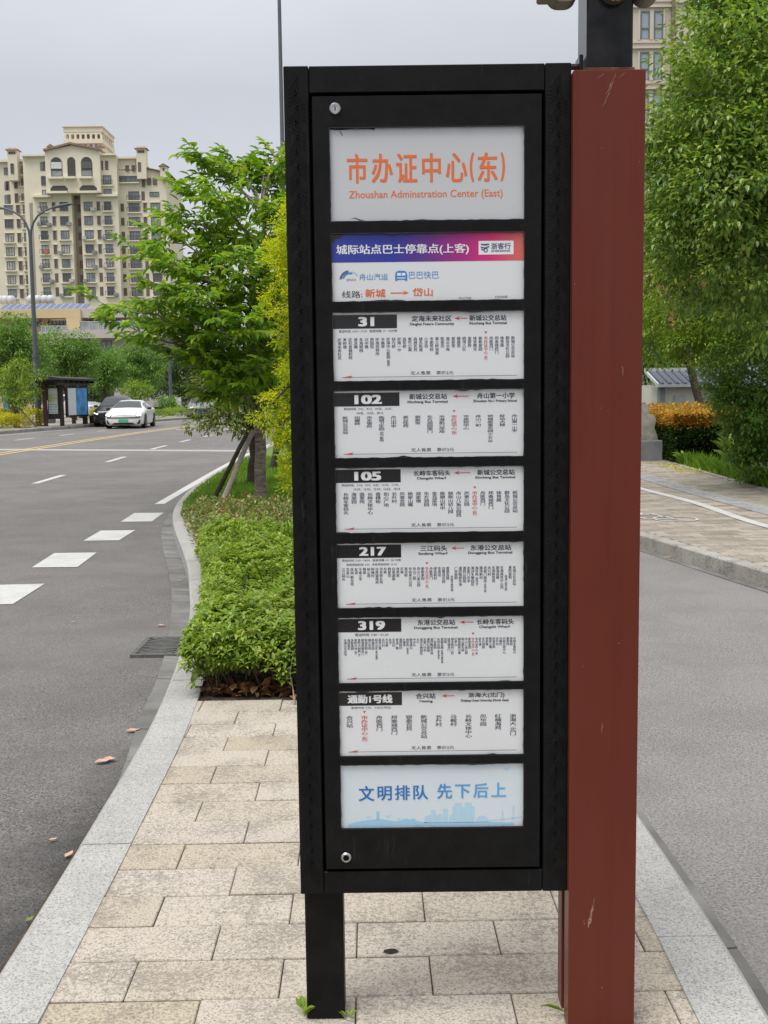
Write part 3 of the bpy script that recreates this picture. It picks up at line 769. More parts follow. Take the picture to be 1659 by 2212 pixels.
# board 1: stop name
b = Board(0, M['panel_top'], 'grey white board with the orange stop name')
for ch, u0, u1 in (('市', 192, 354), ('办', 386, 552), ('证', 580, 746), ('中', 784, 932), ('心', 972, 1140), ('(', 1160, 1194), ('东', 1222, 1380), (')', 1404, 1438)):
    b.text('stop_name', 'ink_orange', ch, (u0-58)/1530, (u1-58)/1530, (316-115)/740, (550-115)/740, .020 if ch not in '()' else .03)
b.text('stop_name_latin', 'ink_orange', 'Zhoushan Adminstration Center (East)', (204-58)/1530, (1420-58)/1530, (608-115)/740, (686-115)/740, .012)
b.poly('film_tear', 'ink_black', [(.0, -.01), (.235, -.01), (.232, .022), (.205, .012), (.12, .012), (.05, .02), (.0, .012)], 2)
b.poly('film_tear', 'ink_black', [(.055, .03), (.062, .05), (.068, .08), (.065, .08), (.058, .052), (.052, .03)], 2)
b.poly('film_tear', 'ink_black', [(.10, .965), (.125, .955), (.15, .975), (.18, .99), (.15, .985), (.125, .963)], 2)
b.done()

# board 2: intercity coach board with a colour gradient
grad = mk_grad('ink_gradient', [(0, (.028, .045, .32, 1)), (.33, (.022, .03, .30, 1)), (.50, (.11, .02, .22, 1)), (.68, (.36, .012, .20, 1)), (.84, (.62, .02, .15, 1)), (1, (.62, .14, .10, 1))], PX0, PX1)
b = Board(1, M['panel'], 'coach board with a blue to pink band')
U = lambda x: (x-75)/1508; V = lambda y: (y-95)/550
b.rect('colour_band', grad, 0, 1, 0, V(325))
b.text('band_title', 'ink_white', '城际站点巴士停靠点(上客)', U(112), U(1152), V(182), V(272), .022, 2)
b.rect('logo_field', 'ink_white', U(1228), U(1502), V(165), V(275), 2)
lg = 'ink_slate'
b.text('logo', lg, '浙客行', U(1325), U(1480), V(182), V(232), .02, 3); b.text('logo', lg, 'ZHEKEXING', U(1325), U(1475), V(238), V(254), .02, 3)
b.poly('logo', lg, [(U(1245), V(188)), (U(1312), V(186)), (U(1312), V(196)), (U(1285), V(204)), (U(1245), V(198))], 3)
b.poly('logo', lg, [(U(1245), V(210)), (U(1280), V(216)), (U(1312), V(204)), (U(1312), V(216)), (U(1282), V(228)), (U(1245), V(222))], 3)
def disc(bd, name, mat, u, v, r0, r1, a0=0, a1=360, lay=3, n=20):
    asp = bd.w/bd.h
    for k in range(n):
        a, c = Rd(a0+(a1-a0)*k/n), Rd(a0+(a1-a0)*(k+1)/n)
        q = [(u+math.cos(a)*r0, v-math.sin(a)*r0*asp), (u+math.cos(a)*r1, v-math.sin(a)*r1*asp), (u+math.cos(c)*r1, v-math.sin(c)*r1*asp), (u+math.cos(c)*r0, v-math.sin(c)*r0*asp)]
        if r0 <= 0: q = q[1:3]+[(u, v)]
        bd.poly(name, mat, q, lay)
disc(b, 'logo', lg, U(1284), V(240), .006, .0115); b.poly('logo', lg, [(U(1245), V(228)), (U(1272), V(232)), (U(1268), V(242)), (U(1255), V(242))], 3)
disc(b, 'coach_logo', 'ink_slate', U(212), V(470), .040, .052, 95, 172, 1); disc(b, 'coach_logo', 'ink_blue', U(216), V(470), .032, .040, 70, 165, 1); disc(b, 'coach_logo', 'ink_sky', U(222), V(470), .040, .046, 35, 95, 1)
b.text('coach_logo', 'ink_slate', 'ZSCI', U(188), U(262), V(458), V(474), .01)
b.text('coach_name', 'ink_blue', '舟山汽运', U(290), U(515), V(418), V(470), .002)
b.poly('bus_symbol', 'ink_blue', [(U(572), V(478)), (U(572), V(430)), (U(578), V(406)), (U(598), V(397)), (U(642), V(397)), (U(660), V(406)), (U(667), V(430)), (U(667), V(478)), (U(648), V(478)), (U(648), V(470)), (U(590), V(470)), (U(590), V(478))])
b.rect('bus_symbol', 'ink_white', U(588), U(618), V(415), V(437), 2); b.rect('bus_symbol', 'ink_white', U(624), U(652), V(415), V(437), 2); b.rect('bus_symbol', 'ink_white', U(588), U(652), V(452), V(460), 2)
b.text('bus_name', 'ink_blue', '巴巴快巴', U(680), U(914), V(403), V(464), -.004)
b.text('route_caption', 'ink_dark', '线路:', U(152), U(312), V(555), V(612), .006)
b.text('route_ends', 'ink_orange', '新城', U(335), U(495), V(542), V(610), .022); b.text('route_ends', 'ink_orange', '岱山', U(708), U(866), V(538), V(606), .022)
b.poly('route_ends', 'ink_orange', [(U(535), V(582)), (U(535), V(572)), (U(650), V(572)), (U(628), V(556)), (U(678), V(576)), (U(628), V(598)), (U(650), V(582))])
b.text('caption', 'ink_dark', '舟山汽运', U(1070), U(1168), V(615), V(634), .0); b.text('caption', 'ink_dark', '扫码购票', U(1355), U(1455), V(610), V(628), .0)
b.poly('film_tear', 'ink_black', [(0, -.01), (.07, -.01), (.045, .06), (.02, .07), (.012, .12), (0, .13)], 3)
b.done()

def route(i, label, num, nx, block, times, left, lx, leftL, llx, arrow, right, rx, rightL, rlx, stops, sx, v0, cw, ch, here, fare, tri=True, names='ink_dark', ny=None, timeh=.038, w_in=1495., x_in=85.):
    b = Board(i, M['panel'], label); U = lambda x: (x-x_in)/w_in
    b.rect('number_field', 'ink_black', 0, U(block), .033, .232)
    b.text('route_number', 'ink_white', num, U(nx[0]), U(nx[1]), .062 if ny is None else ny[0], .203 if ny is None else ny[1], .045, 2)
    for k, (t, a, c) in enumerate(times): b.text('timetable', 'ink_dark', t, U(a), U(c), .25+.065*k, .25+timeh+.065*k, .012, res=1)
    b.text('terminus', 'ink_dark', left, U(lx[0]), U(lx[1]), .055, .14, .022)
    b.text('terminus_latin', 'ink_dark', leftL, U(llx[0]), U(llx[1]), .157, .205, .03)
    b.text('terminus', 'ink_dark', right, U(rx[0]), U(rx[1]), .055, .14, .022)
    b.text('terminus_latin', 'ink_dark', rightL, U(rlx[0]), U(rlx[1]), .155, .203, .03)
    a0, a1 = U(arrow[0]), U(arrow[1])
    b.poly('direction_arrow', 'ink_red', [(a0, .100), (a0+.03, .072), (a0+.022, .095), (a1, .095), (a1, .107), (a0+.022, .107), (a0+.03, .130)])
    n = len(stops)
    for k, s in enumerate(stops):
        u = U(sx[0]+(sx[1]-sx[0])*k/(n-1)); low = s.startswith('^'); s = s.lstrip('^')
        sm = .62 if (len(s) > 8) else 1.
        if k == here:
            b.column('current_stop', 'ink_red', s, u, v0, cw, ch)
            b.poly('current_stop', 'ink_red', [(u-.008, v0-.075), (u+.008, v0-.075), (u, v0-.04)])
        elif '(' in s and len(s) > 7:
            h, t = s.split('('); t = '('+t; b.column('stop_names', 'ink_navy', h, u, v0+(.12 if low else 0), cw, ch); b.column('stop_names', 'ink_navy', t, u, v0+(.12 if low else 0)+ch*len(h), cw*.75, min(ch*.8, (.80-v0-ch*len(h))/max(1, len(t)-1)))
        else: b.column('stop_names', 'ink_navy', s, u, v0+(.12 if low else 0), cw, ch)
    b.text('fare', 'ink_dark', '无人售票', U(690), U(848), .862, .915, .006); b.text('fare', 'ink_dark', fare, U(893), U(1027), .862, .915, .006)
    b.rect('direction_line', 'ink_dark', .045, .965, .938, .943); b.poly('direction_line', 'ink_red', [(.045, .943), (.10, .915), (.09, .938), (.095, .948)], 2)
    b.done()
HERE = '市办证中心(东)'
s31 = '定海未来社区 茅岭墩 区社会福利院 清凉庵 东海明园 兴中路 西园街 环南招待所 半路亭 定海中心医院(鼓楼桥) 状元桥 定海一中 昌东桥 紫竹公寓 昌洲花苑 城东街道 小洋岙 市委党校 黄土岭张家 陈家岙 高云水库 郭家堂 楼屋里 桃湾六区 金宸府 体育路北 新新家园 市办证中心(东) 舟医西门 邦泰城西门 体育路 群岛文化公园 新城公交总站'.split()
route(2, 'route 31 board', '31', (285, 410), 588, [('营运时间: 6:00－19:30   始发间隔 15－30分钟', 133, 588)], '定海未来社区', (703, 1015), 'Dinghai Future Community', (688, 1035), (1037, 1137),
      '新城公交总站', (1155, 1445), 'Xincheng Bus Terminal', (1150, 1447), s31, (135, 1495), .37, .0185, .052, 27, '票价2元')
s102 = '新城公交总站 田螺峙 市车管所 临城卫生院(市气象局) 舟山中学 高云佳苑 郭家堂 东方润园南门 市港航口岸局 市办证中心(东) 市疾控中心 舟山一初 领城故事花园(中心幼儿园) 移动大楼 舟山第一小学'.split()
route(3, 'route 102 board', '102', (250, 465), 602, [('到站时间:  7:01、8:13、10:25、12:25、', 166, 546), ('14:45、16:55、18:16', 268, 474)], '新城公交总站', (680, 975), 'Xincheng Bus Terminal', (660, 980), (1018, 1145),
      '舟山第一小学', (1210, 1505), 'Zhoushan No.1 Primary School', (1178, 1521), s102, (175, 1503), .38, .028, .044, 9, '票价2元', x_in=90, w_in=1485)
s105 = '长峙车客码头 海棠园 翡翠苑 长峙文体中心 香樟街 如心广场 长升村 风景合院 杨家山嘴 郑家墩 东方润园 金岛菜场 旌旗山初中 鼓吹山幼儿园 舟山儿童公园西 风景沁园 市办证中心(东) 舟医西门 邦泰城西门 体育路 群岛文化公园 新城公交总站'.split()
route(4, 'route 105 board', '105', (250, 460), 612, [('到站时间:   7:18、7:59、8:49、10:00、11:40、', 150, 600), ('13:39、15:02、15:59、16:50、18:18', 246, 606)], '长峙车客码头', (712, 1000), 'Changzhi Wharf', (737, 968), (1028, 1155),
      '新城公交总站', (1210, 1503), 'Xincheng Bus Terminal', (1190, 1507), s105, (182, 1505), .385, .026, .056, 16, '票价2元', x_in=102, w_in=1470)
s217 = '三江码头 华其山 双庙(鸭东线) 友谊 干缆小学 姚家 林山周 阿梅村 白泉镇政府 河东桥头苑 方岭 韩家岙 白泉湖面 寺弄里 万寿 发达岭 市自来水公司 舟山二院 舟山儿童公园 新新家园 市办证中心(东) 舟医西门 绿岛新村 东荡田 白鹭湾花园 富丽岛路 ^(科隆华建材城) 广安医院 浦西陶瓷市场 浦西公园南 沈家门中学 海洋生物园区 海珍苑(接待寺) 蒲湾新村 沈家门饭店(井渔口医) 永兴村 东港体育馆 碧海莲缘 东港商务中心西 ^(网渔口医分院) 普陀医院 东港公交总站'.split()
route(5, 'route 217 board', '217', (285, 495), 612, [('营运时间: 5:20－18:30   始发间隔 10－25 分钟', 152, 608), ('首班到站时间: 6:00   末班到站时间: 19:10', 185, 577)], '三江码头', (762, 970), 'Sanjiang Wharf', (745, 975), (1000, 1104),
      '东港公交总站', (1152, 1470), 'Donggang Bus Terminal', (1133, 1477), s217, (162, 1493), .385, .0165, .050, 20, '票价3元', x_in=110, w_in=1455)
s319 = '东港公交总站 海洲路东 浙能蓝园 普陀天地(东) 普陀大剧院(东) 碧海莲缘东门 和润花园(东) 镇江花苑 新城花园 桂云山庄(普法医院) 莲花公寓 永兴村 天丰楼 东河 东方红 食品厂路 蒲湾新村 大蒲湾 海珍苑(接待寺) 泰湾墩头 中沙头 大干 海洋生物园区 沈家门中学 浦西公园南 浦西陶瓷市场 广安医院 众创总部(普陀渔业) 富丽岛路(科隆华建材城) 双阳 桂花城东门 绿岛新村二区 红茅山 御景国际公寓 南山郡花园 舟山儿童公园 新新家园 市办证中心(东) 市办证中心(南) 启牛浦 东方润园 郑家墩 杨家山嘴 风景合院 长升村 马鞍村 长峙文体中心 翡翠苑 海棠园 长峙车客码头'.split()
route(6, 'route 319 board', '319', (275, 487), 614, [('营运时间: 7:40－21:20', 250, 512)], '东港公交总站', (742, 1037), 'Donggang Bus Terminal', (714, 1055), (1072, 1180),
      '长峙车客码头', (1205, 1497), 'Changzhi Wharf', (1224, 1466), s319, (173, 1502), .335, .0145, .042, 37, '票价2元', x_in=117, w_in=1455, timeh=.045)
s1 = '合兴站 市办证中心(东) 舟医西门 邦泰城西门 银泰百货 新城公交总站 长升村 马鞍村 长峙文体中心 风华园 红楠海苑 浙海大(北门)'.split()
route(7, 'commuter line 1 board', '通勤1号线', (192, 545), 620, [('发班时间: 7:30、7:45(工作日)', 218, 535)], '合兴站', (730, 885), 'Hexing', (758, 862), (933, 1034),
      '浙海大(北门)', (1143, 1428), 'Zhejiang Ocean University (North Gate)', (1082, 1460), s1, (205, 1495), .39, .033, .060, 1, '票价2元', x_in=125, w_in=1452, ny=(.065, .2))
# board 9: queueing slogan over a pale skyline
blue = mk_grad('ink_slogan_gradient', [(0, (.012, .13, .42, 1)), (.45, (.015, .17, .50, 1)), (.62, (.05, .30, .62, 1)), (1, (.10, .42, .72, 1))], PX0, PX1)
b = Board(8, M['panel_blue'], 'pale blue slogan board with a skyline')
U = lambda x: (x-135)/1442; V = lambda y: (y-62)/500
for ch, x0, x1, y0, y1 in (('文', 277, 400, 232, 352), ('明', 425, 538, 236, 348), ('排', 562, 682, 230, 346), ('队', 708, 825, 230, 344), ('先', 897, 1015, 222, 340), ('下', 1038, 1158, 230, 338), ('后', 1182, 1300, 222, 336), ('上', 1324, 1442, 218, 330)):
    b.text('slogan', blue, ch, U(x0), U(x1), V(y0), V(y1), .016, 2)
hill = [(190, 540), (230, 520), (300, 508), (360, 502), (410, 492), (414, 445), (420, 436), (426, 432), (432, 440), (438, 492), (480, 498), (560, 515), (600, 508), (650, 490), (680, 502), (710, 490), (740, 515), (790, 522), (830, 528), (1300, 528), (1480, 524), (1480, 548), (1300, 548), (830, 552), (500, 560), (300, 560), (200, 548)]
for k in range(len(hill)//2-0):
    pass
top = [(190, 538), (230, 520), (300, 508), (360, 502), (412, 494), (440, 494), (480, 500), (560, 515), (600, 508), (650, 492), (680, 502), (710, 490), (740, 515), (830, 528), (1300, 526), (1400, 532), (1500, 535)]
for (xa, ya), (xb, yb2) in zip(top[:-1], top[1:]): b.poly('skyline', 'ink_sky', [(U(xa), V(556)), (U(xb), V(552)), (U(xb), V(yb2)), (U(xa), V(ya))])
b.rect('skyline', 'ink_sky', U(415), U(436), V(442), V(496), 1); b.poly('skyline', 'ink_sky', [(U(412), V(442)), (U(439), V(442)), (U(426), V(430))])
for xa, xb, ya in ((795, 820, 478), (822, 846, 466), (848, 884, 432), (886, 900, 472), (902, 930, 460), (940, 978, 420), (990, 1012, 470), (1016, 1030, 405), (1034, 1090, 375), (1094, 1110, 408), (1114, 1168, 375), (1172, 1190, 405)):
    b.rect('skyline', 'ink_sky2', U(xa), U(xb), V(ya), V(530))
disc(b, 'skyline', 'ink_sky2', U(1252), V(528), 0, .036, 0, 180, 1)
for xa, ya in ((1413, 430), (1500, 395)):
    b.poly('skyline', 'ink_sky2', [(U(xa-2), V(ya)), (U(xa+2), V(ya)), (U(xa+14), V(528)), (U(xa+10), V(528)), (U(xa), V(ya+12)), (U(xa-10), V(528)), (U(xa-14), V(528))])
b.poly('skyline', 'ink_sky2', [(U(1310), V(516)), (U(1570), V(490)), (U(1570), V(494)), (U(1310), V(520))])
for x, y, s in ((908, 88, 8), (1070, 98, 9), (1148, 88, 18), (1262, 72, 15), (1338, 80, 18), (1444, 112, 28), (350, 478, 22), (505, 472, 30), (592, 492, 18)):
    b.poly('birds', 'ink_sky' if y < 200 else 'ink_sky2', [(U(x-s), V(y-s*.25)), (U(x-s*.2), V(y-s*.05)), (U(x), V(y+s*.25)), (U(x+s*.25), V(y-s*.1)), (U(x+s), V(y-s*.45)), (U(x+s*.35), V(y+s*.25)), (U(x), V(y+s*.5)), (U(x-s*.3), V(y+s*.2))])
b.done()

# leg under the cabinet, red-brown column, pole above it
mb = MB(); yl = YF+.04
mb.box(-.2125*K, -.1160*K, yl, yl+.085, 0, ZB+.01, .003)
mb.build('leg', M['black'], SIGN)
CX0, CX1, CY, CT = .4405*K+.0005, .6068*K, YF-.027, 2.2500
mb = MB(); c0 = CX0+.0012
mb.box(c0, CX1, CY, CY+.062, 0, CT, .002)                      # front channel
mb.box(c0, CX1, CY+.104, CY+.16, 0, CT, .002)                  # rear channel
mb.box(c0+.02, CX1-.02, CY+.062, CY+.104, 0, CT-.004, m=1)     # dark groove between them
mb.build('column', [M['brown'], M['pole_black']], SIGN)
px0, px1 = .4768*K, .5830*K
mb = MB(); mb.box(px0-.006, px1+.003, CY+.02, CY+.15, CT-.001, CT+.010, .001); mb.build('flange', M['rust'], SIGN)
mb = MB(); mb.box(px0, px1, CY+.028, CY+.142, CT+.010, 3.1, .003); POLE = mb.build('pole', M['pole_black'], SIGN)
mb = MB(); mb.box(px0-.013, px0-.004, CY+.045, CY+.10, CT-.012, CT+.046, .002); mb.box(px0-.045, px0-.004, CY+.045, CY+.10, CT-.016, CT-.008, .001); BR = mb.build('bracket', M['pole_black'], SIGN)
mb = MB(); mb.lathe([(.0001, -.014), (.007, -.014), (.007, 0)], (px0-.0135, CY+.072, CT+.026), 'x', 6); mb.build('bolt', M['rust'], BR)
# eave board with rounded ends round the pole, just reaching into the frame
def rounded(x0, x1, z0, z1, r, n=6):
    out = []
    for cx, cz, a0 in ((x1-r, z1-r, 0), (x0+r, z1-r, 90), (x0+r, z0+r, 180), (x1-r, z0+r, 270)):
        for k in range(n+1):
            a = Rd(a0+90*k/n); out.append((cx+math.cos(a)*r, cz+math.sin(a)*r))
    return out
ez = P(1251, 12, YF+.02).z; exl = P(1162, 5, YF+.02).x; exr = P(1426, 5, YF+.02).x
mb = MB(); mb.prism(rounded(exl+.022, px0-.018, ez, ez+.34, .026), YF-.01, YF+.05); mb.prism(rounded(px1+.003, exr, ez+.002, ez+.34, .03), YF-.01, YF+.05)
mb.box(exl, exl+.05, YF-.012, YF+.052, ez+.012, ez+.05, .004)
mb.box(px0-.018, px1+.004, YF+.046, YF+.12, ez+.06, ez+.3)
mb.build('emblem_board', M['head_under'], SIGN)
mb = MB(); mb.prism(rounded(px0+.026, px1-.012, ez-.006, ez+.2, .034, 8), YF-.024, YF+.002); mb.build('emblem', M['head_under'], SIGN)

mb = MB(); A, B = [], []
for k in range(13):
    t = k/12; p = P(1271+t*14+rnd.uniform(-1, 1), 2004-t*66, CY-.0006); w = .004*math.sin(math.pi*min(1, t*1.2+.08))*rnd.uniform(.4, 1.1)+.0006
    A.append((p.x-w, CY-.0006, p.z)); B.append((p.x+w, CY-.0006, p.z))
mb.strip(A, B)
for (xa, ya, xb, yb) in ((1301, 232, 1318, 196), (1318, 196, 1330, 158), (1290, 170, 1306, 158), (1338, 168, 1352, 156), (1310, 205, 1322, 176), (1300, 1560, 1301, 1585), (1345, 790, 1346, 812), (1262, 1985, 1263, 1999)):
    n = 7; A, B = [], []
    for k in range(n):
        t = k/(n-1); p = P(xa+(xb-xa)*t+rnd.uniform(-1.5, 1.5), ya+(yb-ya)*t, CY-.0006); w = .0009*math.sin(math.pi*(t*.9+.05))*rnd.uniform(.3, 1.2)+.0002
        A.append((p.x-w, CY-.0006, p.z)); B.append((p.x+w, CY-.0006, p.z))
    mb.strip(A, B)
for k in range(9):
    x = rnd.uniform(CX0+.006, CX1-.006); z = rnd.uniform(.1, 2.2); r_ = rnd.uniform(.0006, .0018)
    mb.add([(x-r_, CY-.0006, z), (x, CY-.0006, z-r_*1.3), (x+r_, CY-.0006, z), (x, CY-.0006, z+r_)], [(0, 1, 2, 3)])
mb.build('paint_scratch', simple('bare_scratch', (.25, .14, .10, 1), .8, var=.5, scale=300), SIGN)
q = G(845, 2055); mb = MB(); mb.add([(q.x+math.cos(k*.52)*(.018+.006*rnd.random()), q.y+math.sin(k*.52)*(.010+.004*rnd.random()), .0015) for k in range(12)], [tuple(range(12))]); tag(mb.build('paving_stain', M['dark_hole'], recalc=False), kind='structure')
# weeds at the foot of the sign
def weed(name, base, n, h, label, mat='leaf_bright', spread=.6, w=.016):
    base = Vector(base); p = []; d = []
    for i in range(n):
        a = rnd.uniform(0, 6.28); p.append(base+Vector((math.cos(a)*.006, math.sin(a)*.006, rnd.uniform(0, h*.5)))); d.append((math.cos(a)*spread, math.sin(a)*spread, rnd.uniform(.3, 1)))
    o = leaves(name, p, d, [h*rnd.uniform(.5, 1) for _ in range(n)], w, M[mat], loc=base, tmpl=LEAF6)
    return tag(o, label, 'weed')
weed('weed', G(652, 2198), 9, .05, 'small leafy weed at the left of the black sign leg')
weed('weed', G(752, 2204), 7, .03, 'tiny weed in the crack right of the black sign leg', w=.008)
weed('grass_tuft', G(1226, 2196), 5, .07, 'few grass blades at the foot of the red brown column', 'grass', .9, .004)

# ================================================================== PLANTING ON THE ISLAND
def near_tree():
    base = G(562, 1080); base.z = 0
    root = empty('broadleaf_tree', base, 'young broadleaf tree with big drooping leaves propped by two wooden stakes', 'tree')
    fork = base+Vector((.03, .0, 1.75)); top = base+Vector((.15, .1, 4.6))
    mb = MB(); mb.tube(limb_pts(base-Vector((0, 0, .05)), fork, 0, 7, .012), [.105, .088, .082, .080, .078, .075, .072, .068], 12)
    mb.tube(limb_pts(fork, top, 0, 6, .03), [.068, .055, .045, .036, .028, .018, .008], 8)
    mb.build('trunk', M['bark_cherry'], root, smooth=True)
    tips = [(215, 652, 15.0), (290, 540, 15.4), (345, 510, 15.8), (372, 468, 16.6), (392, 405, 16.0), (430, 345, 16.2), (505, 352, 16.6), (470, 420, 15.2), (600, 330, 16.6), (575, 370, 17.2),
            (285, 668, 16.2), (262, 700, 14.9), (330, 610, 15.0), (300, 740, 15.6), (360, 560, 15.0), (430, 640, 14.5), (470, 700, 14.4), (420, 770, 15.2), (480, 820, 15.0), (370, 720, 15.2),
            (530, 560, 14.6), (540, 690, 14.3), (560, 790, 14.6), (610, 450, 15.5), (640, 560, 15.2), (690, 420, 16.0), (700, 600, 16.8), (640, 740, 15.3), (720, 760, 16.5), (480, 500, 17.0), (400, 660, 17.0), (520, 760, 17.2), (600, 640, 17.4), (450, 850, 16.2), (320, 655, 16.9)]
    br = MB(); Ps, Ds, Ls = [], [], []
    for i, (x, y, D) in enumerate(tips):
        tip = P(x, y, D); h = tip.z-.55-.25*(Vector((tip.x, tip.y, 0))-Vector((base.x, base.y, 0))).length
        hh = min(max(h, 1.25), 4.2); t = (hh-1.75)/(4.6-1.75)
        st = fork.lerp(top, t) if t > 0 else base.lerp(fork, hh/1.75)
        pts = limb_pts(st, tip, .07, 9, .025); r0 = .028
        br.tube(pts, [r0*(1-.86*k/9) for k in range(10)], 6)
        Lm = (tip-st).length
        for k in range(3, 10):                                  # side twigs with alternate leaves in flat sprays
            a = pts[k]; ax = (pts[k]-pts[k-1]).normalized()
            for sgn in (-1, 1, 0) if k < 9 else (0,):
                if sgn == 0 and k < 9: continue
                side = ax.cross(Vector((0, 0, 1))).normalized()*sgn
                dr = (ax*(1.0 if sgn else 1.1)+side*rnd.uniform(.6, 1.1)+Vector((0, 0, rnd.uniform(-.15, .3)))).normalized()
                Lt = rnd.uniform(.36, .66)*(1.15-.06*k); n = int(Lt/.033)+3
                b = a+dr*Lt+Vector((0, 0, -.07*Lt)); br.tube([a, a.lerp(b, .5)+Vector((0, 0, .03)), b], [.006, .004, .002], 4)
                for j in range(n):
                    u = .12+.88*j/(n-1); q = a.lerp(b, u)+Vector((0, 0, .03*math.sin(math.pi*u)))
                    s2 = dr.cross(Vector((0, 0, 1))).normalized()*(1 if j % 2 else -1)
                    d = dr*(.75 if j < n-1 else 1.2)+s2*(.8 if j < n-1 else 0)+Vector((0, 0, rnd.uniform(-.75, .1)))
                    d += Vector((rnd.gauss(0, .15), rnd.gauss(0, .15), rnd.gauss(0, .15)))
                    Ps.append(q); Ds.append(d); Ls.append(rnd.uniform(.12, .19)*(1.05 if k > 7 else .95))
    br.build('branches', M['bark_cherry'], root, smooth=True)
    Ls = np.array(Ls)
    ip, idr = crown([(P(x, y, D), r) for x, y, D, r in ((520, 560, 15.7, .5), (565, 650, 16, .6), (500, 700, 16, .55), (580, 760, 16, .55), (520, 820, 16.1, .42), (450, 620, 16.1, .4), (600, 480, 16.4, .5), (440, 720, 15.9, .33), (560, 420, 16.6, .35), (480, 500, 16.3, .35), (620, 880, 16.2, .4), (410, 560, 16.1, .28), (350, 530, 15.9, .2), (330, 660, 15.8, .22), (460, 400, 16.3, .25), (400, 480, 16.2, .25), (640, 620, 16, .5), (640, 400, 16.6, .35), (390, 640, 15.8, .25), (470, 800, 15.6, .25))], 2.5, (.15, .07), .5, .2)
    Ps = np.concatenate([np.array(Ps), ip]); Ds = np.concatenate([np.array(Ds), idr]); Ls = np.concatenate([Ls, rng.uniform(.11, .18, len(ip))])
    leaves('crown', Ps, Ds, Ls, Ls*.47, M['leaf_cherry'], root, tmpl=LEAF6, smooth=True)
    return root
near_tree()
def stake(a, b, r, mat, label):
    mb = MB(); mb.tube(limb_pts(a, b, .004, 5, .004), [r*1.1, r*1.05, r, r*.97, r*.94, r*.9], 9); o = mb.build('tree_stake', M[mat], loc=a, smooth=True); return tag(o, label, 'stake', 'stakes propping the young tree')
stake(G(455, 1076)+Vector((0, 0, -.1)), P(534, 936, 16.0), .035, 'stake_dark', 'dark weathered stake leaning on the young broadleaf tree')
stake(G(466, 1101)+Vector((0, 0, -.1)), P(546, 932, 15.9), .038, 'stake', 'pale grey wooden stake leaning on the young broadleaf tree')

# loose small tree behind it, slim third trunk, golden shrub beside the sign
lobes = [(P(470, 840, 18.6), .38), (P(450, 875, 18.6), .30), (P(500, 810, 19), .42), (P(520, 860, 18.8), .40), (P(485, 900, 18.4), .32), (P(545, 830, 19.2), .45), (P(575, 880, 19.2), .4), (P(430, 915, 18.3), .17), (P(600, 820, 19.6), .45), (P(540, 905, 18.7), .28)]
lobed_tree('small_tree', 'loose yellowish green small tree with low curving stems behind the stakes', G(543, 1043), lobes, 'leaf_loose', 'bark', 2.2, (.085, .036), .075, tmpl=LEAF6, droop=.2, clump=.2, trunk_top=P(548, 940, 19.2))
lobes = [(P(620, 700, 23), .9), (P(600, 820, 23), .7), (P(700, 600, 23.5), 1.1), (P(640, 900, 23), .6)]
lobed_tree('slim_tree', 'slim dark tree farther back on the island behind the golden shrub', G(588, 1010), lobes, 'leaf_mid', 'bark', 2.5, (.1, .045), .07, droop=.3)
gl = []
for x, y, r in ((612, 412, .14), (592, 446, .13), (572, 486, .15), (566, 508, .14), (538, 543, .12), (560, 552, .17), (580, 585, .17), (566, 612, .16), (541, 648, .12), (566, 656, .17), (600, 695, .17), (574, 735, .15), (598, 775, .16), (582, 797, .13), (596, 830, .16),
                (560, 862, .15), (537, 868, .10), (524, 905, .10), (552, 912, .15), (585, 900, .18), (558, 940, .13), (590, 950, .17), (582, 990, .14), (578, 1030, .14), (602, 1040, .16), (618, 1080, .12)):
    gl.append((P(x+r*222*.95+20, y, 10.7+rnd.uniform(-.15, .25)), r))
for x, y, r in ((665, 480, .25), (655, 560, .28), (670, 640, .30), (675, 730, .30), (670, 820, .30), (665, 910, .28), (665, 1000, .26), (700, 500, .4), (720, 640, .45), (740, 800, .45), (720, 950, .4), (690, 410, .25)):
    gl.append((P(x, y, 11.1), r))
GB = G(665, 1130); GB.z = 0
lobed_tree('golden_shrub', 'tall golden yellow leaved shrub pressed against the left of the sign', GB, gl, 'leaf_golden', 'bark', 3.0, (.040, .019), .05, tmpl=LEAF2, droop=.1, clump=.085, shell=.3, cat='shrub', trunk_top=P(680, 800, 11))

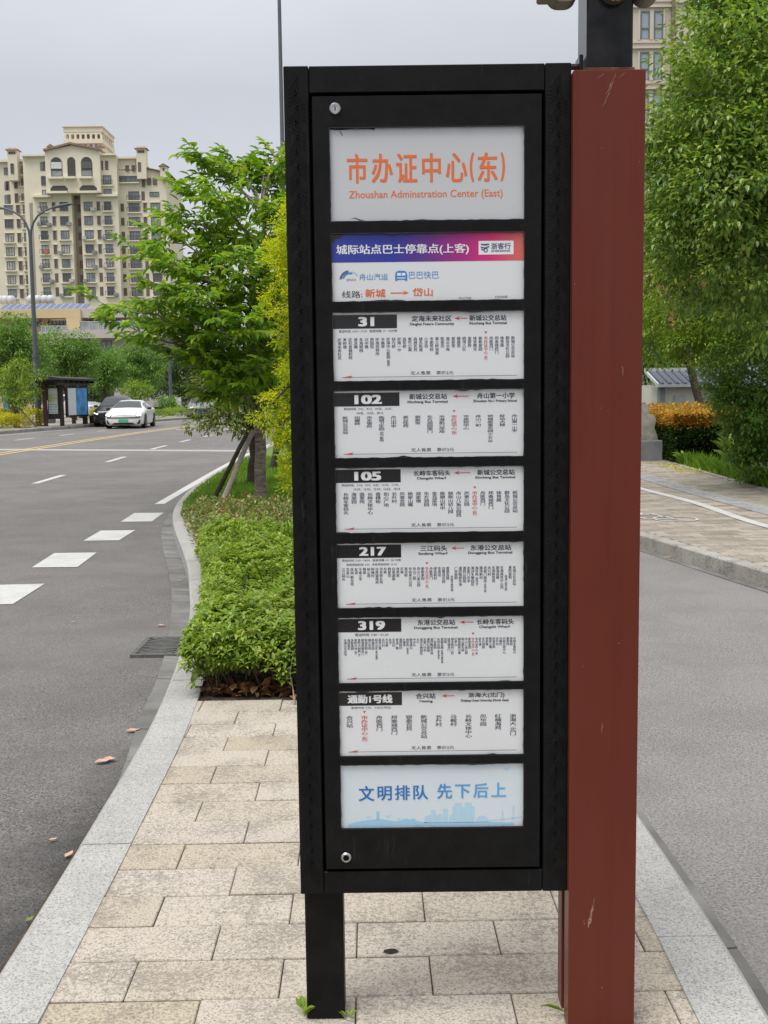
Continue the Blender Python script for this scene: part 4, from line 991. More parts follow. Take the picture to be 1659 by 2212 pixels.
# clipped azalea bed: whorls of small leaves over a bumpy surface
def azalea():
    y0, y1 = 5.62, 10.6; Ps, Ds, Ls = [], [], []
    def hz(x, y): return .345+.06*math.sin(x*5.1+y*2.3)+.07*math.sin(y*3.1-x*2.2)+.03*math.sin(x*11+1.3)*math.sin(y*9)
    cnt = 0
    def whorl(p, ax, n, s):
        ax = ax.normalized(); e1 = ax.orthogonal().normalized(); e2 = ax.cross(e1); a0 = rnd.uniform(0, 6.28)
        for i in range(n):
            a = a0+2.4*i; el = rnd.uniform(.25, .75)
            Ps.append(p+ax*.004*i); Ds.append((e1*math.cos(a)+e2*math.sin(a))+ax*el); Ls.append(s*rnd.uniform(.6, 1.3))
    for _ in range(11500):
        y = y0+(y1-y0)*rnd.random()**1.25; xl = atY(KO, y)+.17; xr = atY(RO, y)-.2; x = xl+(xr-xl)*rnd.random()**1.25
        ed = min(1, (x-xl+.02)/.28, (xr-x+.02)/.28); fr = min(1, (y-y0+.03)/.30); k = math.sqrt(max(.02, 1-(1-ed)**2))*math.sqrt(max(.02, 1-(1-fr)**2))
        z = hz(x, y)*(.30+.70*k)-abs(rnd.gauss(0, .04))+(rnd.uniform(.03, .09) if rnd.random() < .06 else 0)
        if y > 10.0: z *= max(.2, 1-(y-10.0)/.7)
        whorl(Vector((x-.05*(1-ed), y-.07*(1-fr), z)), Vector((-.9*(1-ed)+rnd.gauss(0, .22), -.9*(1-fr)+rnd.gauss(0, .22), 1)), rnd.choice((6, 7, 8)), .036)
    for _ in range(2200):                                       # front face down to the soil
        x = rnd.uniform(-.92, .68); z = rnd.uniform(.10, .33); y = y0+.05+rnd.uniform(-.05, .10)+.05*math.sin(x*9)+(.10 if z < .16 else 0)
        whorl(Vector((x, y, z)), Vector((rnd.gauss(0, .3), -1, rnd.uniform(.1, .8))), 6, .035)
    for _ in range(1500):                                       # kerb side
        y = rnd.uniform(y0, y1-.4); z = rnd.uniform(.07, .33); x = atY(KO, y)+.225+rnd.uniform(-.05, .08)+.05*math.sin(y*4.3)
        whorl(Vector((x, y, z)), Vector((-1, rnd.gauss(0, .4), rnd.uniform(.1, .8))), 6, .034)
    n0 = len(Ps); Ls_ = np.array(Ls)
    root = empty('azalea_hedge', (-.6, 8, 0), 'low clipped azalea hedge filling the bed in front of the paving', 'hedge')
    leaves('foliage', Ps, Ds, Ls_, Ls_*.52, M['leaf_azalea'], root, tmpl=LEAF6)
    st = MB()
    for _ in range(150):
        x = rnd.uniform(-.95, .35); y = y0+rnd.uniform(.05, .5); b = Vector((x, y, -.02)); t = b+Vector((rnd.gauss(0, .1), rnd.uniform(-.12, .05), rnd.uniform(.18, .3)))
        st.tube([b, b.lerp(t, .5)+Vector((rnd.gauss(0, .02), 0, 0)), t], [.005, .004, .002], 4)
    for _ in range(200):
        y = rnd.uniform(y0, y1-.5); b = Vector((atY(KO, y)+rnd.uniform(.25, .45), y, -.02)); t = b+Vector((rnd.uniform(-.15, 0), rnd.gauss(0, .1), rnd.uniform(.18, .3)))
        st.tube([b, b.lerp(t, .5), t], [.005, .004, .002], 4)
    for _ in range(26):
        y = rnd.uniform(5.75, 9.8); b = Vector((rnd.uniform(atY(KO, y)+.25, -.2), y, .25)); t = b+Vector((rnd.gauss(0, .05), rnd.gauss(-.02, .05), rnd.uniform(.16, .26)))
        st.tube([b, b.lerp(t, .5)+Vector((rnd.gauss(0, .01), 0, 0)), t], [.003, .0022, .0012], 4)
    st.build('stems', M['bark'], root)
azalea()
def blades(name, n, f, h, w, mat, lean=.5):
    Ps, Ds, Ls = [], [], []
    for _ in range(n):
        p = f()
        if p is None: continue
        a = rnd.uniform(0, 6.28); l = rnd.uniform(0, lean); Ps.append(p); Ds.append((math.cos(a)*l, math.sin(a)*l, 1)); Ls.append(h*rnd.uniform(.5, 1.3))
    return leaves(name, Ps, Ds, Ls, w, M[mat], loc=Ps[0], tmpl=BLADE, up=rdir(len(Ps)))
def f1():
    y = 7.0+rnd.random()**.8*2.6; x = rnd.uniform(atY(KO, y)+.3, -.3); return Vector((x, y, .28))
tag(blades('long_grass', 420, f1, .17, .006, 'grass', .9), 'long grass blades sticking out of the azalea bed', 'grass', kind='stuff')
def f2():
    y = 14.0+13*rnd.random()**1.4; x = atY(KO, y)+.12+rnd.random()**1.3*3.0; x = min(x, atY(RO, y)-.12); return Vector((x, y, -.014))
tag(blades('lawn', 38000, f2, .062, .008, 'grass', .8), 'short bright green grass around the tree trunks', 'grass', kind='stuff')
def f3():
    y = 5.9+.75*rnd.random(); x = atY(KO, y)+.16+abs(rnd.gauss(0, .06)); return Vector((x, y, .0))
tag(blades('wispy_grass', 160, f3, .20, .0035, 'leaf_loose', 1.5), 'thin wispy grass hanging over the kerb beside the drain', 'grass', kind='stuff')
# mottled ground cover between hedge and lawn
Ps, Ds = [], []
for _ in range(11000):
    y = rnd.uniform(10.2, 14.6); x = rnd.uniform(atY(KO, y)+.13, atY(RO, y)-.2); ed = min(1, (x-atY(KO, y)-.1)/.25); back = min(1, (14.8-y)/.6)
    Ps.append((x, y, rnd.uniform(.02, .24)*ed*back+.01)); Ds.append((rnd.gauss(0, .6), rnd.gauss(-.3, .6), rnd.uniform(.1, .9)))
Ls = rng.uniform(.04, .075, len(Ps))
tag(leaves('ground_cover', Ps, Ds, Ls, Ls*.5, M['leaf_cover'], loc=(-1.8, 12, 0), tmpl=LEAF2), 'mottled brownish green ground cover at the foot of the tree', 'ground cover', kind='stuff')
for x, y, lab in ((484, 1077, 'pink bloom just right of the two stakes'), (513, 1083, 'pink bloom midway between the stakes and the tree trunk'), (533, 1066, 'pink bloom left of the tree trunk, highest of the blooms'),
                  (592, 1078, 'pink bloom to the right of the tree trunk'), (481, 1106, 'pink bloom lowest of the blooms, beside the stake foot')):
    c = G(x, y, .17); p = []; d = []
    for i in range(26): a = 2.4*i; p.append(c+Vector((rnd.gauss(0, .008), rnd.gauss(0, .008), rnd.gauss(0, .006)))); d.append((math.cos(a), math.sin(a), rnd.uniform(-.2, 1)))
    fl = empty('flower', (c.x, c.y, 0), lab, 'flower', 'pink blooms in the ground cover')
    leaves('bloom', p, d, .030, .024, M['petal_pink'], fl, tmpl=LEAF2)
    mb = MB(); mb.tube([(c.x, c.y, 0), (c.x+.01, c.y, .08), (c.x, c.y, c.z)], .003, 5); mb.build('stem', M['leaf_mid'], fl)
# dry leaves lying on the soil
def litter(n, f, s):
    P_, D_ = [], []
    for _ in range(n):
        P_.append(f()); D_.append((rnd.gauss(0, 1), rnd.gauss(0, 1), rnd.gauss(0, .3)))
    Ls = rng.uniform(s*.6, s*1.3, n); return leaves('leaf_litter', P_, D_, Ls, Ls*.6, M['leaf_dry'], loc=P_[0], tmpl=LEAF6, up=rdir(n)*.5+np.array((0, 0, 1.)))
tag(litter(700, lambda: Vector((rnd.uniform(-.96, .7), rnd.uniform(5.56, 5.95), rnd.uniform(0, .035))), .062), 'dry brown leaves heaped under the front of the azalea hedge', 'leaves', kind='stuff')
mb = MB(); tw = [G(637, 1521), P(633, 1490, 5.55), P(626, 1455, 5.56), P(631, 1425, 5.58), P(636, 1408, 5.6)]
mb.tube(tw, [.004, .004, .0035, .003, .002], 6); tag(mb.build('dead_twig', M['stake'], loc=tw[0], smooth=True), 'pale bare twig standing at the front of the azalea bed beside the sign', 'twig')
# fallen leaves on the road, each where the photograph shows it
def fallen(x, y, s, ang, label, z=RZ+.004, mat='leaf_dry_pink'):
    s *= .82
    c = G(x, y, z); T, F = LEAF6; mb = MB(); ca, sa = math.cos(ang), math.sin(ang)
    mb.add([(c.x+(p[0]-.5)*s*ca-p[1]*s*.55*sa, c.y+(p[0]-.5)*s*sa+p[1]*s*.55*ca, c.z+.008+abs(p[2])*s*.8) for p in T], F)
    o = mb.build('fallen_leaf', M[mat], loc=c, recalc=False); tag(o, label, 'leaf', 'fallen leaves on the road')
fallen(222, 1648, .10, .3, 'curled pinkish fallen leaf, left one of the touching pair on the road'); fallen(237, 1643, .09, -.4, 'pinkish fallen leaf, right one of the touching pair on the road')
fallen(287, 1581, .09, .1, 'pinkish fallen leaf lying against the gutter below the drain'); fallen(348, 1353, .08, 0, 'small fallen leaf on the road above the drain grate')
fallen(115, 1817, .04, .5, 'tiny pale fallen leaf on the dark road far below the pair'); fallen(149, 1850, .06, 1.2, 'fallen leaf tucked against the kerb edge at lower left')
fallen(158, 1345, .05, .2, 'tiny pale fallen leaf alone on the road left of the drain'); fallen(388, 1256, .07, .3, 'fallen leaf in the gutter beside the bend of the kerb')
fallen(396, 1365, .06, .9, 'fallen leaf in the gutter just above the drain grate'); fallen(64, 1740, .06, .9, 'fresh green leaf dropped on the road at the lower left', mat='leaf_mid') if False else None
fallen(67, 1990, .05, .9, 'green fallen leaf on the dark road edge at lower left', mat='leaf_bright'); fallen(1442, 1206, .10, .2, 'fallen leaf beside the kerb of the right hand road')
# storm drain grate
dg = empty('drain_grate', (-1.5, 7.33, RZ), 'dark cast storm drain grate with curved slots beside the kerb', 'drain grate')
gx0, gx1, gy0, gy1 = -1.66, -1.345, 7.06, 7.60; mb = MB()
mb.box(gx0, gx1, gy0, gy0+.035, RZ-.02, RZ+.021); mb.box(gx0, gx1, gy1-.035, gy1, RZ-.02, RZ+.021); mb.box(gx0, gx0+.03, gy0+.035, gy1-.035, RZ-.02, RZ+.021); mb.box(gx1-.03, gx1, gy0+.035, gy1-.035, RZ-.02, RZ+.021)
mb.build('frame', simple('cast_iron', (.12, .118, .115, 1), .75, .3, .3, 30), dg)
mb = MB()
for k in range(12):
    t = (k+.5)/12; yc = gy0+.035+t*(gy1-gy0-.07); bend = (t-.5)*.16
    A = []; B = []
    for j in range(9):
        u = j/8; x = gx0+.03+u*(gx1-gx0-.06); y = yc+bend*(2*u-1)**2*(1 if t > .5 else 1); y = min(max(y, gy0+.036), gy1-.036)
        A.append((x, y-.0135, RZ+.019)); B.append((x, y+.0135, RZ+.019))
    mb.strip(A, B)
mb.build('bars', simple('cast_iron_bars', (.13, .128, .125, 1), .7, .3, .3, 30), dg)
mb = MB(); mb.box(gx0+.031, gx1-.031, gy0+.036, gy1-.036, RZ+.006, RZ+.0135); mb.build('pit', M['dark_hole'], dg)
# tall lamp column behind the sign
def lamp_post(base, h, r0, label, arms=True, group=None, sc=1., azim=0.):
    base = Vector(base); root = empty('street_lamp', base, label, 'street lamp', group)
    mb = MB(); mb.tube([base, base+Vector((0, 0, h*.34)), base+Vector((0, 0, h*.342)), base+Vector((0, 0, h*.93 if arms else h))], [r0*1.05, r0, r0*.84, r0*.55], 12)
    mb.tube([base+Vector((0, 0, h*.335)), base+Vector((0, 0, h*.35))], [r0*1.18, r0*1.18], 12); mb.tube([base, base+Vector((0, 0, .05))], [r0*1.7, r0*1.7], 12)
    mb.build('pole', M['lamp_grey'], root, smooth=True)
    if not arms: return root
    for s in (-1, 1):
        ax = Vector((math.cos(azim), math.sin(azim), 0))*s; top = base+Vector((0, 0, h*.93))
        pts = [top+ax*a*sc+Vector((0, 0, z*sc)) for a, z in ((0, -.4), (.04, .1), (.16, .45), (.38, .75), (.70, .95), (1.05, 1.07))]
        am = MB(); am.tube(pts, [r0*.45, r0*.42, r0*.40, r0*.36, r0*.33, r0*.3], 8); arm = am.build('arm', M['lamp_grey'], root, smooth=True)
        hd = MB(); e0 = pts[-1]; d = (ax+Vector((0, 0, .16))).normalized(); n = Vector((-d.y, d.x, 0)).normalized()
        rings = []
        for u, w, t in ((-.02, .05, .04), (.15, .12, .06), (.45, .15, .07), (.75, .12, .05), (.9, .04, .02)):
            c = e0+d*u*sc; rings.append([c+n*math.cos(q*math.pi/4)*w*sc+Vector((0, 0, 1))*math.sin(q*math.pi/4)*t*sc for q in range(8)])
        hd.loft(rings); hd.build('lamp_head', M['lamp_grey'], arm, smooth=True)
    return root
M['lamp_grey'] = simple('lamp_grey_paint', (.075, .085, .095, 1), .45, .0, .12, 4)
q = P(607.5, 200, 24); lamp_post((q.x, 24, -.02), 11.5, .06, 'thin tall grey lamp post rising behind the left edge of the sign', False)

# ================================================================== ACROSS THE ROAD (left)
lamp_post((-17.6, 57, 0), 10.35, .15, 'nearer double armed grey street lamp rising from the yellow hedge', True, 'double armed street lamps', 1.18, Rd(-4))
lamp_post((-18.0, 95, 0), 10.3, .15, 'farther double armed grey street lamp behind the white car', True, 'double armed street lamps', 1.18, Rd(-4))

def clipped_hedge(name, label, pts, w, h, mat, leaf, n, cat='hedge', group=None, z0=0., bump=.1):
    ln = resample(smooth_line([(p[0], p[1]) for p in pts], 8), .2); Ps, Ds = [], []
    for _ in range(n):
        i = rnd.randrange(len(ln)-1); t = (ln[i+1]-ln[i]).normalized(); nn = Vector((t.y, -t.x, 0)); c = ln[i].lerp(ln[i+1], rnd.random())
        a = rnd.uniform(-.1, math.pi+.1); q = abs(math.cos(a))**.6*math.copysign(1, math.cos(a)); r = abs(math.sin(a))**.5
        hh = h*(1+bump*math.sin(c.y*3+c.x*2)+bump*math.sin(c.y*1.1))
        k = rnd.uniform(.82, 1.03)
        Ps.append(c+nn*(w/2*q*k)+Vector((0, 0, z0+hh*r*k))); Ds.append(nn*q+Vector((rnd.gauss(0, .5), rnd.gauss(0, .5), r+rnd.gauss(0, .4))))
    for e_, s in ((ln[0], -1), (ln[-1], 1)):
        t = (ln[1]-ln[0]).normalized() if s < 0 else (ln[-1]-ln[-2]).normalized(); nn = Vector((t.y, -t.x, 0))
        for _ in range(max(60, int(n*w/(len(ln)*.2)))):
            p = e_+nn*rnd.uniform(-w/2, w/2)+t*s*rnd.uniform(-.06, .06)+Vector((0, 0, z0+rnd.uniform(0, h))); Ps.append(p); Ds.append(t*s+Vector((rnd.gauss(0, .5), rnd.gauss(0, .5), rnd.gauss(.3, .5))))
    Ls = rng.uniform(.7, 1.3, len(Ps))*leaf; c = ln[len(ln)//2]
    o = leaves(name, Ps, Ds, Ls, Ls*.55, M[mat], loc=(c.x, c.y, z0), tmpl=LEAF2); return tag(o, label, cat, group)
clipped_hedge('hedge', 'bright yellow clipped hedge along the far kerb left of the bus shelter', [(-18.9, 36), (-18.6, 44), (-18.05, 50.5), (-17.75, 54.2)], 1.3, .62, 'leaf_yellow', .11, 7500)
clipped_hedge('hedge', 'taller yellow clipped hedge behind the nearer street lamp', [(-19.2, 52.5), (-18.2, 55.8), (-17.6, 57.0)], .9, .85, 'leaf_yellow', .11, 2600)
clipped_hedge('hedge', 'dark green low hedge at the left edge behind the yellow one', [(-21.0, 50), (-20.3, 54), (-19.5, 57)], 1.6, .75, 'leaf_mid', .12, 2600)
clipped_hedge('hedge', 'small yellow hedge between the shelter bench and the black car', [(-16.3, 63.5), (-15.6, 66.0)], .9, .65, 'leaf_yellow', .11, 1300)
clipped_hedge('hedge', 'low yellow green hedge strip to the right of the white car', [(-15.2, 70.5), (-14.2, 75.0), (-13.6, 78)], 1.2, .5, 'leaf_bright', .13, 2200)
def bush(label, c, r, mat, leaf=.13, n=1500, base_z=0, cat='bush', group=None):
    lobes = auto_lobes((c[0], c[1], base_z+r*.75), r, 7, .9); return lobed_tree('bush', label, (c[0], c[1], base_z), lobes, mat, 'bark', 3.0, (leaf, leaf*.5), .04, group, cat, .1, .3)
bush('round green bush behind the white car beside the farther lamp', (-15.4, 80), .85, 'leaf_mid', .14)
def far_tree(label, x, top, y0, D, wpx, mat, leaf=.22, n=11, tr=.16, sq=1.0, cover=2.6, clump=.42):
    tp = P(x, top, D); bt = P(x, y0, D); R = wpx/2*D/2400; h = tp.z-bt.z; c = Vector((tp.x, D, (tp.z+bt.z)/2)); out = []
    out.append((c, R*.6))
    for i in range(n):
        a = 2.4*i+rnd.uniform(-.4, .4); q = -.85+1.7*(i+.5)/n; rr = math.sqrt(max(.08, 1-q*q))
        out.append((c+Vector((math.cos(a)*rr*R*.62, math.sin(a)*rr*R*.62, q*h/2*.52)), min(R, h/2)*rnd.uniform(.40, .58)))
    return lobed_tree('tree', label, (tp.x, D, -.1), out, mat, 'bark', cover, (leaf, leaf*.5), tr, 'trees behind the bus shelter', 'tree', .25, clump)
far_tree('big green tree at the left edge behind the staked sapling', 15, 662, 850, 64, 175, 'leaf_mid', .17)
far_tree('rounded green tree directly above the bus shelter roof', 152, 696, 850, 70, 135, 'leaf_mid', .18)
far_tree('green tree between the shelter and the black car', 222, 742, 862, 78, 105, 'leaf_mid', .2)
far_tree('wide green tree above the white car', 285, 722, 866, 84, 135, 'leaf_mid', .2)
far_tree('dark bluish green tree around the farther street lamp', 362, 738, 880, 100, 140, 'leaf_dark', .24)
far_tree('dark tree right of the farther street lamp', 432, 752, 890, 104, 120, 'leaf_dark', .24)
far_tree('dark tree seen through the near tree', 500, 745, 892, 108, 120, 'leaf_dark', .26)
far_tree('dark tree behind the loose small tree', 570, 740, 895, 112, 130, 'leaf_dark', .26)
far_tree('dark tree hidden behind the left of the sign', 650, 740, 895, 112, 130, 'leaf_dark', .26)
far_tree('dark tree low behind the bus shelter', 110, 760, 885, 92, 130, 'leaf_dark', .22)
far_tree('dark tree at the far left behind the others', 30, 740, 885, 96, 150, 'leaf_dark', .22)
far_tree('dark tree behind the white vehicle', 195, 790, 880, 98, 120, 'leaf_dark', .22)
far_tree('bright green rounded shrub tree above the white car bonnet', 297, 818, 868, 72, 66, 'leaf_bright', .15, 8, .06)
# staked sapling
st = empty('staked_sapling', (-18.0, 54.5, 0), 'light green young tree held by four wooden props in the yellow hedge', 'tree')
b0 = P(36.5, 905, 54.3); st.location = (b0.x, b0.y, 0); yb = 54.3
mb = MB(); mb.tube(limb_pts((b0.x, yb, -.05), P(36, 815, yb), 0, 5, .02), [.16, .14, .12, .1, .07, .05], 8); mb.build('trunk', M['bark'], st, smooth=True)
for dx, dy in ((-.75, -.2), (.55, -.35), (-.35, .6), (.85, .3)):
    mb = MB(); mb.tube([(b0.x+dx, yb+dy, 0), (b0.x+dx*.08, yb+dy*.08, 1.02)], [.045, .04], 6); mb.build('prop', M['stake'], st, smooth=True)
lb = [(P(x, y, yb+q), r) for x, y, q, r in ((35, 800, 0, .65), (60, 835, -.2, .5), (75, 815, .1, .38), (20, 840, 0, .5), (45, 860, -.2, .42), (10, 815, .2, .4), (70, 850, 0, .35), (50, 790, .1, .4), (28, 868, 0, .35), (15, 862, .1, .3))]
p, d = crown(lb, 2.6, (.15, .06), .45, .22); sc = rng.uniform(.7, 1.2, len(p)); leaves('crown', p, d, .15*sc, .06*sc, M['leaf_bright'], st)

# bus shelter
SH = empty('bus_shelter', (-16.7, 58, 0), 'dark wooden bus shelter with a flat overhanging roof and white route panels', 'bus shelter')
SH['label'] = 'dark bus shelter with a flat overhanging roof across the road'
M['shelter'] = simple('shelter_dark_brown', (.018, .013, .011, 1), .5, var=.4, scale=4)
M['shelter_red'] = simple('shelter_dark_red', (.055, .018, .015, 1), .5, var=.3, scale=4)
M['shelter_roof'] = simple('shelter_roof_grey', (.022, .024, .023, 1), .6, var=.3, scale=3)
za = 2.32
mb = MB(); mb.loft([[(-17.5, 55.5, za+.02), (-15.95, 55.3, za), (-15.95, 55.3, za+.08), (-16.7, 55.4, za+.19), (-17.5, 55.5, za+.12)], [(-17.3, 62.2, za+.02), (-15.75, 62.0, za), (-15.75, 62.0, za+.08), (-16.5, 62.1, za+.19), (-17.3, 62.2, za+.12)]])
mb.build('roof', M['shelter_roof'], SH)
mb = MB()
for i in range(7): y = 55.8+i*1.0; mb.box(-17.3, -15.95, y, y+.1, za-.14, za-.01)
mb.box(-16.35, -16.2, 55.7, 62, za-.26, za-.145); mb.box(-17.0, -16.85, 55.7, 62, za-.26, za-.145); mb.build('beams', M['shelter'], SH)
for x, y, m in ((-17.05, 56.4, 'shelter_red'), (-16.28, 56.6, 'shelter'), (-16.28, 60.9, 'shelter'), (-16.9, 61.0, 'shelter')):
    mb = MB(); mb.box(x-.09, x+.09, y-.09, y+.09, -.02, za-.265); mb.box(x-.22, x+.22, y-.05, y+.05, za-.42, za-.265); mb.build('post', M[m], SH)
mb = MB(); mb.box(-16.95, -16.38, 56.5, 56.6, .35, 1.95); br_ = mb.build('route_panel_frame', M['shelter'], SH)
mb = MB(); mb.box(-16.90, -16.44, 56.485, 56.498, .62, 1.90); pn = mb.build('route_panel', simple('shelter_panel_white', (.56, .61, .62, 1), .4, var=.06), br_)
mb = MB(); mb.box(-16.89, -16.45, 56.478, 56.4845, 1.2, 1.62); mb.build('map', simple('shelter_map', (.42, .50, .30, 1), .4, var=.25, scale=9), br_)
mb = MB()
for k in range(4): mb.box(-16.88, -16.46, 56.478, 56.4845, .68+.13*k, .73+.13*k)
mb.build('timetable', simple('shelter_blue_text', (.25, .36, .48, 1), .4, var=.3, scale=40), br_)
# advert panel turned a little to the road
def quad_panel(name, a, b, z0, z1, th, mat, par):
    a, b = Vector((*a, 0)), Vector((*b, 0)); t = (b-a).normalized(); n = Vector((-t.y, t.x, 0))*th; mb = MB()
    mb.add([(p.x, p.y, z) for z in (z0, z1) for p in (a, b, b+n, a+n)], [(0, 1, 2, 3), (4, 5, 6, 7), (0, 1, 5, 4), (1, 2, 6, 5), (2, 3, 7, 6), (3, 0, 4, 7)]); return mb.build(name, mat, par)
A0, A1 = Vector((-16.22, 57.4)), Vector((-15.62, 59.2))
fr = quad_panel('advert_frame', A0, A1, .42, 1.98, .12, M['shelter'], SH)
dn = Vector((.949, -.316))*.008
e1 = A0.lerp(A1, .05)+dn; e2 = A0.lerp(A1, .95)+dn; em = A0.lerp(A1, .42)+dn
quad_panel('advert_text', e1, em, .52, 1.90, .006, simple('advert_white', (.60, .63, .64, 1), .4, var=.06), fr)
quad_panel('advert_picture', em, e2, .52, 1.90, .006, simple('advert_blue', (.07, .25, .52, 1), .4, var=.45, scale=2.2), fr)
bn = empty('bench', (-15.9, 60.3, 0), 'grey bench beside the advert panel of the bus shelter', 'bench')
mb = MB(); mb.box(-16.15, -15.7, 59.5, 61.2, .40, .46, .01); mb.build('seat', simple('bench_grey', (.20, .20, .19, 1), .7, var=.2), bn)
for y in (59.65, 61.05):
    mb = MB(); mb.box(-16.05, -15.8, y-.05, y+.05, 0, .40); mb.build('leg', M['shelter'], bn)
# banner boards and the grey cabinet by the lamp
M['banner_blue'] = simple('banner_blue', (.05, .22, .50, 1), .5, var=.4, scale=3)
def banner(label, x, y0, y1, D, w, z):
    a = P(x, y0, D); b = P(x, y1, D); r = empty('banner', (a.x, D, 0), label, 'banner', 'blue banners behind the hedge')
    mb = MB(); mb.box(a.x-w/2, a.x+w/2, D, D+.05, b.z, a.z); mb.build('panel', M['banner_blue'], r)
    mb = MB(); mb.box(a.x-w/2-.04, a.x-w/2-.002, D, D+.05, 0, a.z+.05); mb.build('post', M['lamp_grey'], r)
banner('blue banner at the extreme left below the big tree', 17, 857, 884, 68, .5, 1); banner('blue banner just left of the bus shelter', 110, 864, 886, 64, .32, 1)
cb = P(102, 888, 62); cr = empty('street_cabinet', (cb.x, 62, 0), 'small grey street cabinet between the lamp and the shelter', 'cabinet')
mb = MB(); mb.box(cb.x-.34, cb.x+.34, 62, 62.4, 0.05, .72, .015); mb.build('body', M['lamp_grey'], cr); mb = MB(); mb.box(cb.x-.38, cb.x+.38, 61.96, 62.44, .722, .80, .01); mb.box(cb.x-.3, cb.x+.3, 62.04, 62.36, 0, .05); mb.build('lid', simple('cabinet_grey', (.3, .31, .31, 1), .6), cr)
# dark railing, white bollard and scooter by the farther lamp
fx0, fx1, fy = P(378, 890, 96).x, P(432, 890, 96).x, 96
rl = empty('railing', ((fx0+fx1)/2, fy, 0), 'dark metal railing between the farther lamp and the grey car', 'railing')
M['dark_metal'] = simple('dark_metal', (.02, .021, .023, 1), .5)
mb = MB(); mb.box(fx0, fx1+3, fy, fy+.06, 1.12, 1.2); mb.box(fx0, fx1+3, fy, fy+.06, .12, .18); mb.build('rail', M['dark_metal'], rl)
mb = MB()
for k in range(30): x = fx0+.03+(fx1+2.9-fx0)*k/29; mb.box(x, x+.035, fy+.01, fy+.045, .181, 1.119)
mb.build('bars', M['dark_metal'], rl)
for k in range(4):
    x = fx0+(fx1+3-fx0)*k/3-.05; mb = MB(); mb.box(x, x+.09, fy-.02, fy-.001, 0, 1.28); mb.build('post', M['dark_metal'], rl)
q = P(360, 868, 88); bo = empty('bollard', (q.x, 88, 0), 'white post standing between the round bush and the farther lamp', 'post')
mb = MB(); mb.tube([(q.x, 88, 0), (q.x, 88, 1.15)], [.13, .13], 10); mb.build('shaft', simple('post_white', (.55, .56, .55, 1), .6), bo, smooth=True); mb = MB(); mb.lathe([(.132, 1.151), (.15, 1.152), (.15, 1.27), (.0001, 1.33)], (q.x, 88, 0), 'z', 12); mb.build('cap', simple('post_cap', (.45, .46, .45, 1), .6), bo, smooth=True)
q = P(386, 885, 90); sx = q.x; sc_ = empty('parked_scooter', (sx, 90, 0), 'small scooter with a white front shield parked by the dark railing', 'scooter')
mb = MB()
mb.prism([(90.0, .55), (90.12, .3), (90.75, .3), (90.95, .62), (91.35, .66), (91.5, .52), (91.3, .3), (90.9, .22), (90.15, .22), (89.93, .5)], sx-.14, sx+.14, 'yz'); mb.build('body', simple('scooter_blue', (.12, .15, .24, 1), .4), sc_)
mb = MB(); mb.prism([(90.0, .45), (89.9, .9), (89.86, 1.25), (89.9, 1.25), (89.95, .9), (90.05, .45)], sx-.24, sx+.24, 'yz'); mb.build('shield', simple('scooter_white', (.62, .62, .62, 1), .4), sc_)
mb = MB(); mb.box(sx-.14, sx+.14, 90.85, 91.4, .665, .78, .03); mb.build('seat', M['dark_metal'], sc_)
mb = MB(); mb.tube([(sx-.32, 90.0, 1.05), (sx+.32, 90.0, 1.05)], .02, 6); mb.build('handlebar', M['dark_metal'], sc_)
for y in (89.95, 91.3):
    mb = MB(); mb.lathe([(.12, -.05), (.2, -.06), (.24, -.03), (.24, .03), (.2, .06), (.12, .05)], (sx, y, .24), 'x', 16); mb.build('wheel', M['dark_metal'], sc_, smooth=True)

# ------------------------------------------------------------------ vehicles
M['car_white'] = Mat('car_paint_white', (.70, .70, .69, 1), .22).m; M['car_black'] = Mat('car_paint_black', (.018, .019, .024, 1), .2).m
M['car_grey'] = Mat('car_paint_grey', (.17, .18, .19, 1), .25, .2).m; M['car_silver'] = Mat('car_paint_silver', (.52, .53, .54, 1), .25, .2).m
M['glass_dark'] = Mat('car_glass', (.025, .032, .038, 1), .06).m; M['tyre'] = Mat('tyre_rubber', (.014, .014, .015, 1), .8).m
M['rim'] = Mat('alloy_rim', (.22, .22, .23, 1), .35, .8).m; M['lamp_lit'] = Mat('headlamp', (.85, .87, .90, 1), .15).m
lb_ = M['lamp_lit'].node_tree.nodes['Principled BSDF']; lb_.inputs['Emission Color'].default_value = (1, .98, .95, 1); lb_.inputs['Emission Strength'].default_value = 1.6
M['lamp_off'] = Mat('headlamp_off', (.45, .47, .50, 1), .12).m; M['trim_black'] = Mat('black_trim', (.012, .012, .013, 1), .4).m
M['plate_green'] = Mat('plate_green', (.06, .42, .22, 1), .4).m; M['plate_blue'] = Mat('plate_blue', (.02, .10, .45, 1), .4).m
